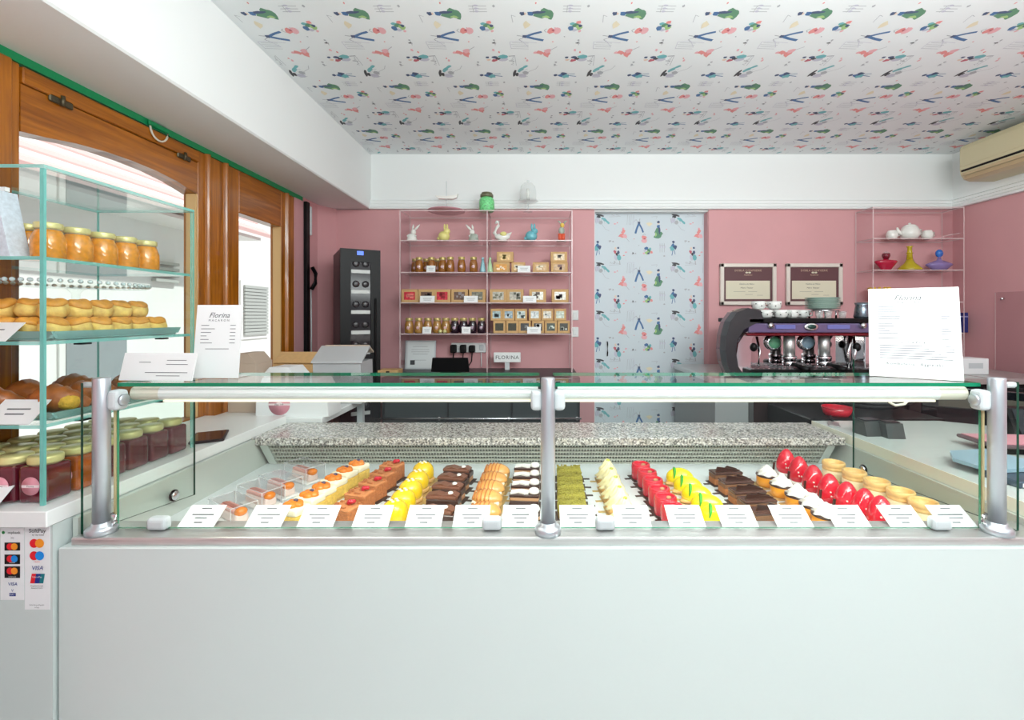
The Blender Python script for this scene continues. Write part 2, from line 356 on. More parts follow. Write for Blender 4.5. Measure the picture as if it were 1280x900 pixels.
ring = thing('pull_ring', 'pale ring pull hanging from the green strip above the shop window', 'handle', (-1.43, 1.717, CZ+.705))
B().tube([(.006, .040*math.cos(a*PI/10), -.006-.042*math.sin(a*PI/10)) for a in range(11)], .0035, BEIGE).build('ring', ring)
B().box((.003, 0, .006), (.008, .09, .018), GREEN, .003, 1).build('mount', ring)
sr = thing('shutter_strap', 'black shutter strap rail with its crank on the pink pier beside the window', 'strap', (-1.434, 2.815, 0))
B().span((.001, .022), (-.02, .02), (CZ-.48, CZ+.70), BLACK, .003, 1).build('rail', sr)
B().span((.003, .024), (.024, .045), (CZ+.50, CZ+.68), SILV, .004, 1).build('roller_guide', sr)
B().tube([(.03, .02, CZ+.16), (.05, .03, CZ+.20), (.05, .035, CZ+.26), (.03, .03, CZ+.30)], .012, BLACK).build('crank', sr)
B().tube([(.02, .035, CZ+.16), (.02, .04, CZ-.1), (.02, .036, CZ-.44)], .004, SILV).build('cord', sr)
# ---- the street outside: a pale house with a tiled canopy and grey shutters
bld = thing('street_house', 'pale house across the street seen through the shop window', 'building', (-3.75, 4.5, 0))
HW = mat('house_render', (240, 240, 236), .8, var=.02, scale=3); HT = mat('house_tile_pink', (236, 196, 190), .8); HG = mat('grey_shutter', (186, 190, 184), .7); HGW = mat('grey_window', (150, 158, 160), .3)
B().span((-.6, -.15), (-3.4, 7), (0, 5), HW).build('wall', bld)
for k in range(7):
    B().prism([(.42-.085*k, .96+.075*k), (.43-.085*k, 1.0+.075*k), (.34-.085*k, 1.06+.075*k), (.33-.085*k, 1.02+.075*k)], -3.4, 1.2, HT if k % 2 == 0 else HW, 'xz').build('canopy_tile_course', bld).location.z = CZ
B().span((-.15, .3), (-3.4, 1.2), (CZ+.93, CZ+.965), HW).build('canopy_soffit', bld)
for y0, y1, z0, z1, lv in ((1.52, 2.04, CZ-.27, CZ+.41, 1), (-.75, -.2, CZ-.75, CZ-.02, 0), (-2.0, -1.2, CZ-.7, CZ+.55, 0), (-2.0, -1.45, CZ+1.55, CZ+2.1, 0), (-1.0, -.45, CZ+1.55, CZ+2.1, 0), (0, .55, CZ+1.55, CZ+2.1, 0), (3.2, 3.7, CZ-.27, CZ+.41, 1)):
    w = B().span((-.16, -.13), (y0-.05, y1+.05), (z0-.05, z1+.05), HW).build('window_surround', bld)
    if lv:
        n = int((z1-z0)/.045)
        g = B()
        for q in range(n): g.box((-.115, (y0+y1)/2, z0+.022+q*.045), (.02, y1-y0, .036), HG)
        g.build('shutter', w)
    else: B().span((-.135, -.122), (y0, y1), (z0, z1), HGW).build('pane', w)
for k in range(4): B().box((-.12, .25, CZ+.36+.06*k), (.05, .3, .03), HG).build('vent_slat', bld)
struct(B().span((-8, -1.62), (-4, 14), (-.12, -.02), mat('street_paving', (205, 203, 198), .8, var=.06, scale=6)), 'pavement')
# ================================================================= the refrigerated pastry counter
DISP = mat('display_deck_white', (232, 238, 238), .3); LINER = mat('case_liner', (204, 210, 202), .35, .25)
case = thing('pastry_display_counter', 'long white refrigerated glass pastry counter with steel rim', 'display counter', (.05, 1.4, 0))
def part(b, n, par=case): 
    o = b.build(n); o.parent = par
    off = Vector((0, 0, 0)); p = par
    while p: off += p.location; p = p.parent
    o.location = -off
    return o
XA, XB = -1.06, 1.164
part(B().span((-1.073, 1.24), (1.02, 1.05), (.06, CZ-.5215), WG, .002, 1), 'front_panel')
part(B().span((-1.04, 1.15), (1.06, 1.9), (0, .06), BLACK), 'plinth')
part(B().span((XA, XB), (1.052, 1.94), (.06, CZ-.62), DKG).span((XA, XB), (1.80, 1.94), (CZ-.62, CZ-.495), LINER), 'body')
part(B().span((-1.056, 1.19), (1.03, 1.118), (CZ-.5235, CZ-.5036), STEEL, .004, 2), 'steel_rim')
part(B().span((XA, XB), (1.118, 1.80), (CZ-.60, CZ-.583), DISP), 'display_deck')
part(B().span((XA, XB), (1.106, 1.117), (CZ-.60, CZ-.5236), LINER), 'deck_riser')
part(B().span((XA-.012, XA), (1.052, 1.80), (CZ-.60, CZ-.468), LINER), 'side_wall'); part(B().span((XB, XB+.012), (1.052, 1.80), (CZ-.60, CZ-.4865), LINER), 'side_wall')
vg = B(); tz, bz, tD, bD = CZ-.489, CZ-.583, 1.725, 1.79
ang = math.atan2(bD-tD, tz-bz)
Mv = Matrix.Translation((0, tD, tz)) @ Matrix.Rotation(ang, 4, 'X')
L = math.hypot(bD-tD, tz-bz); VS = mat('vent_bar', (196, 198, 186), .4, .2); VD = mat('vent_slot_dark', (30, 30, 26), .6)
vg.span((-1.018, 1.10), (.006, .010), (-L, 0), VD, M=Mv)
n = 190
for i in range(n): vg.box((-1.018+(i+.5)*2.118/n, .002, -L/2), (.0030, .006, L), VS, M=Mv)
for k in range(6): vg.box((.041, .001, -L*(k+.15)/5.3), (2.118, .008, .005), VS, M=Mv)
part(vg, 'vent_grille')['kind'] = 'stuff'
part(B().span((0, .03), (-.006, .004), (-L, 0), LINER), 'vent_end').matrix_local = Matrix.Translation(-case.location) @ Matrix.Translation((1.10, 0, 0)) @ Mv
part(B().span((-.03, 0), (-.006, .004), (-L, 0), LINER), 'vent_end').matrix_local = Matrix.Translation(-case.location) @ Matrix.Translation((-1.018, 0, 0)) @ Mv
ZG = CZ-.160                                       # top of the glass shelf
for k, x in enumerate((X(127, 1.055), X(685, 1.055), X(1246, 1.055))):
    p = part(B().lathe([(.0165, CZ-.503), (.0165, CZ-.147), (.015, CZ-.1445)], ALU, 24, (x, 1.055, 0)), 'post')
    part(B().lathe([(.030, CZ-.5036), (.030, CZ-.492), (.026, CZ-.487), (.019, CZ-.484), (.019, CZ-.478)], ALU, 24, (x, 1.055, 0)), 'base_ring', p)
    for sx in ((-1, 1) if k == 1 else ((1,) if k == 0 else (-1,))):
        part(B().span((x+sx*.012, x+sx*.040), (1.05, 1.085), (CZ-.222, CZ-.174), SILV, .010, 3), 'clamp', p)
        if k != 1: part(B().lathe([(.014, 0), (.014, .004), (.010, .006)], ALU, 16, (0, 0, 0), True, Matrix.Translation((x+sx*.040, 1.066, CZ-.198)) @ Matrix.Rotation(sx*PI/2, 4, 'Y')), 'clamp_knob', p)
        if k != 1:
            part(B().tube([(x+sx*.02, 1.06, CZ-.462), (x+sx*.03, 1.055, CZ-.466), (x+sx*.033, 1.055, CZ-.478), (x+sx*.026, 1.055, CZ-.486)], .004, CHROME), 'glass_hook', p)
            part(B().span((x-sx*.016, x-sx*.045), (1.05, 1.062), (CZ-.168, CZ-.155), SILV, .004, 1), 'side_stub', p)
            part(B().span((x+sx*.0175, x+sx*.022), (1.066, 1.075), (CZ-.47, CZ-.222), mat('brass_seal', (214, 196, 150), .35, .3)), 'glass_seal', p)
for x0, x1 in ((-.985, .008), (.044, 1.042)):
    part(B().pane((x0, x1), (1.068, 1.074), (CZ-.500, CZ-.185), GL, GE), 'front_glass')
for x0, x1 in ((-.992, .008), (.044, 1.05)):
    part(B().pane((x0, x1), (1.077, 1.267), (ZG-.009, ZG), GL, mat('glass_edge_emerald', (14, 128, 92), .15)), 'top_glass')
LAMP = mat('lamp_profile', (236, 240, 238), .3); LED = mat('warm_diffuser', (250, 240, 214), .5, emit=.5)
for x0, x1, e0, e1 in ((-.905, .003, -.972, 0), (.05, .965, 0, 1.031)):
    lp = part(B().prism([(1.100+.014*math.cos(a*PI/8), CZ-.188+.0165*math.sin(a*PI/8)) for a in range(16)], x0, x1, LAMP, 'yz', smooth=True), 'lamp_tube')
    part(B().span((x0+.01, x1-.01), (1.090, 1.108), (CZ-.2075, CZ-.2035), LED), 'diffuser', lp)
    a, c = ((e0, x0) if e0 else (x1, e1))
    part(B().prism([(1.100+.0135*math.cos(q*PI/8), CZ-.188+.016*math.sin(q*PI/8)) for q in range(16)], a, c, BEIGE, 'yz', smooth=True), 'lamp_end', lp)
    l = light('display_lamp', 'AREA', ((x0+x1)/2, 1.100, CZ-.209), (math.radians(28), 0, 0), 1.9, (x1-x0-.04, .016), (1, .96, .88))
part(B().tube([(.90, 1.10, CZ-.203), (.88, 1.09, CZ-.213), (.855, 1.085, CZ-.215), (.845, 1.09, CZ-.209), (.86, 1.10, CZ-.204)], .003, BEIGE), 'lamp_cable')
def side_glass(x, D0, D1, z0, z1, top0, top1, bx, bD, bz_):
    b = B(); poly = [(D0, z0), (D1, z1), (D1, top1), (D0, top0)]
    vs = [(x-.003, p, q) for p, q in poly]+[(x+.003, p, q) for p, q in poly]
    b.add(vs, [[0, 1, 2, 3], [7, 6, 5, 4]], GL); b.add(vs, [[i, (i+1) % 4, 4+(i+1) % 4, 4+i] for i in range(4)], GD)
    g = part(b, 'side_glass')
    T = Matrix.Translation((x, bD, bz_)) @ Matrix.Rotation(bx*PI/2, 4, 'Y')
    part(B().lathe([(.013, 0), (.013, .007), (.010, .009), (0, .009)], CHROME, 20, (0, 0, 0), True, T).lathe([(.016, -.001), (.016, .003)], BLACK, 20, (0, 0, 0), True, T), 'bolt', g)
side_glass(-1.042, 1.043, 1.385, CZ-.502, CZ-.546, CZ-.156, CZ-.156, 1, 1.306, CZ-.517)
side_glass(1.12, 1.06, 1.61, CZ-.502, CZ-.543, CZ-.156, CZ-.156, -1, 1.559, CZ-.528)
for px in (194.5, 614.5, 757, 1179):
    x = X(px, 1.06); part(B().span((x-.023, x+.023), (1.057, 1.083), (CZ-.5036, CZ-.473), SILV, .009, 3), 'glass_clamp')
gw = tag(B().span((-1.076, 1.163), (1.712, 1.962), (CZ-.491, CZ-.462), GRAN, .003, 1).build('granite_worktop'), 'speckled grey granite worktop along the back of the pastry counter', 'worktop')
# ================================================================= left white counter with payment stickers
lc = thing('left_counter', 'white counter under the window with card payment stickers on its front', 'counter', (-1.26, 1.3, 0))
part(B().span((XL+.02, -1.077), (1.0, 1.96), (CZ-.4675, CZ-.432), SLAB, .002, 1), 'worktop', lc)
part(B().span((XL+.02, -1.079), (1.015, 1.94), (0, CZ-.468), WG), 'body', lc)
STK = mat('sticker_white', (232, 234, 236), .35); SB = mat('sticker_black', (24, 24, 28), .4)
CR, CO, CY_, CB, CN = [mat('print_card_'+k, v, .4) for k, v in (('red', (226, 30, 44)), ('orange', (244, 150, 40)), ('blend', (240, 96, 30)), ('blue', (30, 140, 226)), ('navy', (28, 52, 140)))]
CT = mat('print_card_teal', (20, 120, 130), .4); CGN = mat('print_card_green', (40, 130, 70), .4)
def pz(px, py): return Vector((X(px, 1.0145), 1.0145, Z(py, 1.0145)))
PPM = 1.0145/F
def disc(b, px, py, r, m, lift):
    c = pz(px, py); b.flat([(c.x+r*PPM*math.cos(a*PI/10), c.y-lift, c.z+r*PPM*math.sin(a*PI/10)) for a in range(20)], m)
def rect(b, x0, y0, x1, y1, m, lift, sk=0):
    p, q = pz(x0, y1), pz(x1, y0); b.flat([(p.x, p.y-lift, p.z), (q.x, p.y-lift, p.z), (q.x+sk*PPM, p.y-lift, q.z), (p.x+sk*PPM, p.y-lift, q.z)], m)
def pair(b, px, py, r, a, c, l=.0008):
    disc(b, px-r*.62, py, r, a, l); disc(b, px+r*.62, py, r, c, l+.0001)
def tx(b, s, px, py, h, m, l=.0008, **k): text(b, s, h*PPM/.7, m, facing(pz(px, py)-Vector((0, l, 0))), **k)
s1 = part(B().span((X(.5, 1.0145), X(30, 1.0145)), (1.0145, 1.0150), (Z(750, 1.0145), Z(660, 1.0145)), STK), 'payment_sticker', lc)
b = B(); disc(b, 4.5, 665.5, 2, CGN, .0006); tx(b, 'otpbank', 18, 665.5, 3.4, SB); tx(b, '))))', 16, 672, 2.2, SB)
for y, c, h in ((683, CO, 10), (699, CB, 12), (715, CO, 14.5)):
    rect(b, 6, y-h/2, 25.5, y+h/2, SB, .0006); pair(b, 15.7, y-(h-10)/3, 4.3, CR, c)
tx(b, 'maestro', 15.7, 703, 1.5, STK, .001); tx(b, 'mastercard', 15.7, 720.5, 1.4, STK, .001)
tx(b, 'VISA', 16, 730, 4.2, CN, shear=.2); tx(b, 'V', 16, 738, 3.4, CN); rect(b, 12, 741, 20, 745, CN, .0006); tx(b, 'PAY', 16, 743, 2.4, STK, .001)
part(b, 'print', s1)['kind'] = 'stuff'
s2 = part(B().span((X(31, 1.0145), X(62.5, 1.0145)), (1.0145, 1.0150), (Z(762, 1.0145), Z(658, 1.0145)), STK), 'payment_sticker', lc)
b = B(); tx(b, 'SoftPay', 47, 663.5, 5, SB); tx(b, 'by otp mobil', 48, 668.5, 2, SB); pair(b, 46.5, 679, 5.6, CR, CO); pair(b, 46.5, 694.5, 5.6, CR, CB); tx(b, 'maestro', 46.5, 702, 1.6, CR)
tx(b, 'VISA', 47, 710, 5.2, CN, shear=.2)
rect(b, 38, 717, 44, 729, CR, .0006, 2); rect(b, 43.5, 717, 50, 729, CN, .0007, 2); rect(b, 49.5, 717, 54.5, 729, CT, .0008, 2); tx(b, 'UnionPay', 47, 721, 2.2, STK, .001)
tx(b, 'Elfogadott kártyák', 46.5, 732.2, 1.5, INK); tx(b, 'Accepted cards', 46.5, 735, 1.6, INK); tx(b, 'Mobil kártyaelfogadás', 46.5, 756, 1.5, INK); tx(b, 'softpay', 46.5, 759, 1.5, INK)
part(b, 'print', s2)['kind'] = 'stuff'
# right white counter
rc = thing('right_counter', 'white counter at the right end of the pastry case, card readers on top', 'counter', (1.6, 1.5, 0))
part(B().prism([(1.179, 1.02), (2.2, 1.02), (2.2, 1.62), (1.72, 1.95), (1.179, 1.95)], CZ-.485, CZ-.452, mat('right_worktop_grey_white', (206, 213, 208), .25), 'xy'), 'worktop', rc)
part(B().span((1.19, 1.70), (1.06, 1.93), (0, CZ-.486), WG), 'body', rc)
part(B().span((1.1765, 1.1788), (1.02, 1.95), (CZ-.486, CZ-.4515), mat('cream_edge_lit', (240, 240, 222), .35)), 'lit_edge_strip', rc)  # light on the slab's side face, painted in as a paler cream strip
# ================================================================= pastries on the display deck
ZD = CZ-.583
def deck(px, py):                                # a base point on the deck, measured from the photograph
    s = (py-PY)/.583; D = F/s
    return Vector(((px-PX)/s, D, ZD))
def c_(n, rgb, **k): return mat(n, rgb, **k)
BOARDG = c_('gold_cake_card', (212, 180, 116), rough=.35, metal=.3); BOARDB = c_('dark_cake_card', (74, 58, 50), rough=.45)
SPONGE = c_('yellow_sponge', (240, 200, 96), rough=.8, var=.12, scale=160, bump=.4); CREAM = c_('cream', (252, 244, 214), rough=.5); WCREAM = c_('white_cream', (252, 250, 244), rough=.5)
ORANGE = c_('orange_glaze', (244, 136, 40), rough=.15, coat=.6, var=.15, scale=60); CARAM = c_('caramel_sponge', (190, 116, 66), rough=.75, var=.16, scale=140, bump=.5); CARAMT = c_('caramel_top', (208, 136, 84), rough=.6, var=.1, scale=90)
RASP = c_('raspberry_red', (206, 26, 52), rough=.2, coat=.5, var=.15, scale=120, bump=.3); YGL = c_('yellow_glaze', (252, 206, 24), rough=.12, coat=.7); BISC = c_('biscuit', (232, 184, 110), rough=.75, var=.12, scale=90)
CH1 = c_('dark_chocolate', (64, 36, 26), rough=.3, coat=.2); CH2 = c_('milk_chocolate', (128, 82, 62), rough=.35, coat=.2); CH3 = c_('praline', (196, 148, 108), rough=.6)
TAN = c_('baked_tan', (232, 170, 92), rough=.3, coat=.4, var=.12, scale=40); TAN2 = c_('baked_tan_dark', (206, 128, 58), rough=.35, coat=.3)
PIST = c_('pistachio_crumb', (168, 158, 62), rough=.85, var=.22, scale=220, bump=.7); LEM = c_('lemon_glaze', (255, 236, 20), rough=.14, coat=.6); LEAF = c_('lime_peel', (66, 176, 50), rough=.4)
IVORY = c_('ivory_cream', (250, 240, 190), rough=.45); SALM = c_('pink_mousse', (236, 174, 162), rough=.5); PINKC = c_('pale_pink_cream', (246, 222, 212), rough=.5); RUST = c_('rust_glaze', (190, 112, 100), rough=.3, coat=.4)
ORC = c_('orange_mousse', (244, 160, 40), rough=.3, coat=.3); REDG = c_('red_mirror_glaze', (222, 18, 46), rough=.1, coat=.8, var=.08, scale=40)
rr = random.Random(11)
def board(p, w, d, m, tab=0):
    b = B().box((0, 0, .001), (w, d, .002), m)
    if tab: b.box((tab*(w/2+.010), 0, .0012), (.022, .010, .0018), m)
    b.build('cake_card', p)
def p_salmon():
    t = thing('boxed_slice', '', 'cake')
    B().box((0, 0, .004), (.125, .062, .006), WCREAM, .003, 2).build('paper_tray', t)
    B().box((0, 0, .020), (.108, .036, .026), PINKC, .006, 3).build('sponge', t)
    B().box((0, 0, .037), (.104, .032, .010), SALM, .004, 3).build('mousse', t)
    B().box((-.006, 0, .0425), (.088, .013, .004), RUST, .002, 2).build('glaze_stripe', t)
    B().ball((.046, 0, .037), (.014, .017, .012), ORANGE).build('orange_piece', t)
    b = B(); b.pane((-.066, .066), (-.035, -.0345), (.001, .060), PLA, PLA).pane((-.066, .066), (.0345, .035), (.001, .060), PLA, PLA).pane((-.066, -.0655), (-.035, .035), (.001, .060), PLA, PLA).pane((.0655, .066), (-.035, .035), (.001, .060), PLA, PLA).pane((-.066, .066), (-.035, .035), (.060, .0605), PLA, PLA)
    PE = c_('plastic_fold', (244, 248, 250), rough=.2, alpha=.45)
    for y in (-.035, .035):
        b.box((0, y, .060), (.132, .0016, .0016), PE)
        for x in (-.066, .066): b.box((x, y, .030), (.0016, .0016, .060), PE)
    for x in (-.066, .066): b.box((x, 0, .060), (.0016, .07, .0016), PE)
    b.build('clear_box', t); return t
def p_fruit():
    t = thing('fruit_slice', '', 'cake'); board(t, .086, .066, BOARDG)
    B().box((0, 0, .019), (.068, .056, .034), SPONGE, .003, 2).build('sponge', t)
    B().box((0, 0, .046), (.070, .058, .022), CREAM, .008, 3).build('cream', t)
    b = B()
    for k in range(5):
        a = k*PI*2/5; b.ball((.015*math.cos(a), .012*math.sin(a), .059), (.015, .013, .010), ORANGE, 12, 6)
    b.ball((0, 0, .062), (.014, .014, .008), ORANGE, 12, 6).build('fruit_topping', t)
    B().ball((.004, .004, .070), (.007, .006, .004), c_('blueberry', (92, 84, 110), rough=.4), 10, 6).build('berry', t); return t
def p_caramel():
    t = thing('caramel_cube', '', 'cake'); board(t, .090, .064, BOARDB, 1)
    B().box((0, 0, .026), (.070, .056, .048), CARAM, .004, 2).build('sponge', t)
    b = B().box((0, 0, .051), (.071, .057, .008), CARAMT, .004, 2)
    for k in range(12): b.box((rr.uniform(-.03, .03), rr.uniform(-.022, .022), .056), (.010, .006, .005), CARAM, M=Matrix.Rotation(0, 4, 'Z'))
    b.build('crumb_topping', t)
    b = B()
    for k in range(5): b.ball((.012+rr.uniform(-.007, .007), .006+rr.uniform(-.006, .006), .061+rr.uniform(0, .004)), (.0065, .0065, .006), RASP, 10, 6)
    b.build('raspberry', t); return t
def p_dome():
    t = thing('yellow_dome', '', 'cake'); board(t, .096, .076, BOARDG, 1)
    B().lathe([(.037, .002), (.039, .006), (.039, .012), (.036, .015)], BISC, 28).build('biscuit', t)
    B().lathe([(.034, .014), (.037, .022), (.037, .036), (.034, .050), (.027, .060), (.016, .067), (0, .069)], YGL, 32).build('glazed_dome', t)
    b = B()
    for k in range(4): b.ball((.010*math.cos(k*1.6), .010*math.sin(k*1.6), .068), (.005, .004, .003), CREAM, 8, 5)
    b.build('cream_dot', t); return t
def p_choc():
    t = thing('chocolate_bar_cake', '', 'cake'); board(t, .118, .056, BOARDB, 1)
    B().box((0, 0, .010), (.096, .040, .016), CH3, .002, 1).build('praline_layer', t)
    B().box((0, 0, .027), (.098, .042, .018), CH1, .002, 1).build('chocolate_layer', t)
    b = B().box((-.004, 0, .041), (.094, .040, .010), CH2, .003, 2)
    b.prism([(-.05, .046), (-.02, .052), (.0, .047), (.03, .053), (.045, .046), (.045, .044), (-.05, .044)], -.015, .015, CH2, 'xz')
    b.build('chocolate_plank', t)
    B().ball((.022, -.006, .053), (.008, .008, .005), WCREAM, 12, 6).build('cream_dot', t); return t
def p_eclair():
    t = thing('glazed_eclair', '', 'pastry'); board(t, .10, .070, BOARDG, 1)
    B().ball((0, 0, .0245), (.046, .034, .022), BISC, 20, 8).build('choux_base', t)
    B().box((0, 0, .031), (.082, .058, .010), CREAM, .004, 3).build('cream_filling', t)
    b = B().ball((0, 0, .034), (.047, .034, .028), TAN, 24, 8, z0=-.1)
    for k in range(6):
        x = -.030+.012*k; b.tube([(x-.006, .034*math.sin(a)*math.sqrt(max(0, 1-(x/.047)**2)), .034+.0285*math.cos(a)*math.sqrt(max(.02, 1-(x/.047)**2))) for a in [-1.3+.26*q for q in range(11)]], .0022, TAN2, 5)
    b.build('glazed_top', t); return t
def p_stripe():
    t = thing('striped_slice', '', 'cake'); board(t, .10, .058, BOARDB, 1)
    B().box((0, 0, .012), (.088, .044, .020), CH1, .002, 1).build('chocolate_base', t)
    B().box((0, 0, .027), (.088, .044, .010), CH3, .002, 1).build('praline_layer', t)
    B().box((0, 0, .036), (.090, .046, .008), CH1, .002, 1).build('chocolate_layer', t)
    B().prism([(-.042, -.018), (-.02, -.006), (.0, -.016), (.012, -.014), (.012, .012), (-.012, .018), (-.042, .008)], .040, .0445, WCREAM, 'xy').build('white_plate', t)
    B().lathe([(.015, 0), (.017, .004), (.014, .012), (.008, .015), (0, .016)], WCREAM, 20, (.028, 0, .040)).build('cream_button', t); return t
def p_pist():
    t = thing('pistachio_bar', '', 'cake'); board(t, .104, .058, BOARDB, 1)
    B().box((0, 0, .010), (.084, .044, .016), c_('pistachio_base', (120, 96, 46), rough=.8, var=.1, scale=80), .002, 1).build('sponge', t)
    b = B().box((0, 0, .029), (.086, .046, .026), PIST, .010, 3)
    for k in range(60): b.box((rr.uniform(-.040, .040), rr.uniform(-.021, .021), .0415+rr.uniform(-.001, .003)), (rr.uniform(.003, .007), .004, .004), PIST)
    b.build('pistachio_crumble', t); return t
def swirl(b, r, h, z, m, lobes=7, tw=2.2, c=(0, 0)):
    n, k = 42, 12; vs = []; fs = []
    for q in range(k+1):
        f = q/k; R = r*(1-f)**.72
        for i in range(n):
            a = 2*PI*i/n; rr_ = R*(1+.16*math.cos(lobes*a))*(1+.05*math.cos(f*14))
            vs.append((c[0]+rr_*math.cos(a+f*tw), c[1]+rr_*math.sin(a+f*tw), z+h*f))
    for q in range(k):
        for i in range(n): fs.append([q*n+i, q*n+(i+1) % n, (q+1)*n+(i+1) % n, (q+1)*n+i])
    fs.append(list(range(n))); return b.add(vs, fs, m, True)
def p_swirl():
    t = thing('cream_rosette', '', 'cake'); board(t, .078, .074, BOARDG, -1)
    B().lathe([(.036, .002), (.038, .010), (.036, .018)], BISC, 24).build('tart_base', t)
    swirl(B(), .038, .066, .016, IVORY).build('cream_swirl', t)
    B().ball((.002, -.004, .076), (.007, .005, .005), c_('pistachio_nut', (190, 196, 84), rough=.6), 8, 5).build('nut', t); return t
def p_red():
    t = thing('red_cylinder_cake', '', 'cake'); board(t, .076, .068, BOARDB, -1)
    B().lathe([(.032, .002), (.033, .005), (.033, .046), (.031, .050), (.025, .051), (.020, .048), (0, .047)], RASP, 32).build('glazed_body', t)
    B().tube([(.0275*math.cos(a*PI/12), .0275*math.sin(a*PI/12), .051) for a in range(24)], .0045, REDG, 8, True).build('glaze_ring', t)
    B().ball((.006, -.008, .052), (.008, .006, .005), CH3, 10, 5).build('biscuit_crumb', t); return t
def p_lemon():
    t = thing('lemon_oval_cake', '', 'cake'); board(t, .096, .062, BOARDG, -1)
    B().box((0, 0, .008), (.092, .056, .011), BISC, .005, 2).build('biscuit', t)
    B().ball((0, 0, .020), (.047, .029, .038), LEM, 28, 10, z0=-.25).build('glazed_body', t)
    B().tube([(-.020+.004*math.sin(a*2), -.0270*math.sin(a), .020+.0365*math.cos(a)) for a in [-.25+.2*q for q in range(9)]], [.0015, .003, .0042, .005, .005, .005, .0042, .003, .0015], LEAF, 6).build('lime_peel', t); return t
def p_wedge():
    t = thing('chocolate_slice', '', 'cake'); board(t, .118, .06, BOARDB, -1)
    B().box((0, 0, .012), (.102, .046, .020), c_('hazelnut_sponge', (176, 110, 62), rough=.7, var=.1, scale=90), .002, 1).build('sponge', t)
    B().box((0, 0, .029), (.102, .046, .014), c_('chocolate_mousse', (126, 84, 52), rough=.5), .003, 2).build('mousse', t)
    B().box((0, 0, .040), (.103, .047, .008), c_('cocoa_glaze', (84, 54, 44), rough=.22, coat=.3), .003, 2).build('cocoa_glaze', t)
    B().prism([(-.040, .044), (-.034, .060), (.02, .052), (.05, .046), (.046, .043)], -.006, -.003, CH1, 'xz').prism([(-.010, .043), (.01, .058), (.046, .047)], .006, .009, CH1, 'xz').build('chocolate_shard', t); return t
def p_cup():
    t = thing('meringue_tartlet', '', 'tart'); board(t, .074, .072, BOARDG, -1)
    B().lathe([(.031, .002), (.034, .006), (.034, .033), (.032, .036)], ORC, 28).build('mousse_cup', t)
    B().lathe([(.0345, .034), (.0365, .037), (.0345, .040), (0, .040)], CH1, 28).build('chocolate_disc', t)
    swirl(B(), .031, .032, .040, WCREAM, 6, 1.6).build('meringue', t)
    B().box((.012, -.006, .066), (.006, .004, .034), CH1, M=Matrix.Rotation(.12, 4, 'Y')).build('chocolate_stick', t); return t
def p_egg():
    t = thing('raspberry_egg_cake', '', 'cake'); board(t, .072, .066, BOARDB, -1)
    B().lathe([(.030, .002), (.034, .008), (.032, .014)], WCREAM, 24).build('meringue_base', t)
    B().lathe([(.027, .011), (.033, .020), (.0345, .032), (.0325, .048), (.0275, .064), (.0205, .079), (.0125, .090), (.005, .0955), (0, .096)], REDG, 32).build('glazed_egg', t)
    b = B()
    for k in range(14):
        a = -PI/2+rr.uniform(-.8, .8); z = rr.uniform(.022, .05); b.ball((.033*math.cos(a), .033*math.sin(a), z), (.003, .003, .003), PINKC, 6, 4)
    b.build('sugar_pearl', t); return t
def p_ring():
    t = thing('pastry_ring_tart', '', 'tart'); board(t, .09, .084, BOARDG)
    B().lathe([(.034, .002), (.038, .010), (.041, .036), (.038, .041), (0, .041)], c_('tart_cream', (252, 234, 190), rough=.6), 30).build('cream_case', t)
    B().lathe([(.036, .040), (.0405, .043), (.0405, .049), (.038, .052), (.041, .055), (.041, .064), (.039, .068), (.034, .068), (.032, .064), (.031, .050), (0, .049)], c_('pale_crust', (250, 204, 130), rough=.4, coat=.2, var=.1, scale=60), 32).build('baked_ring', t); return t
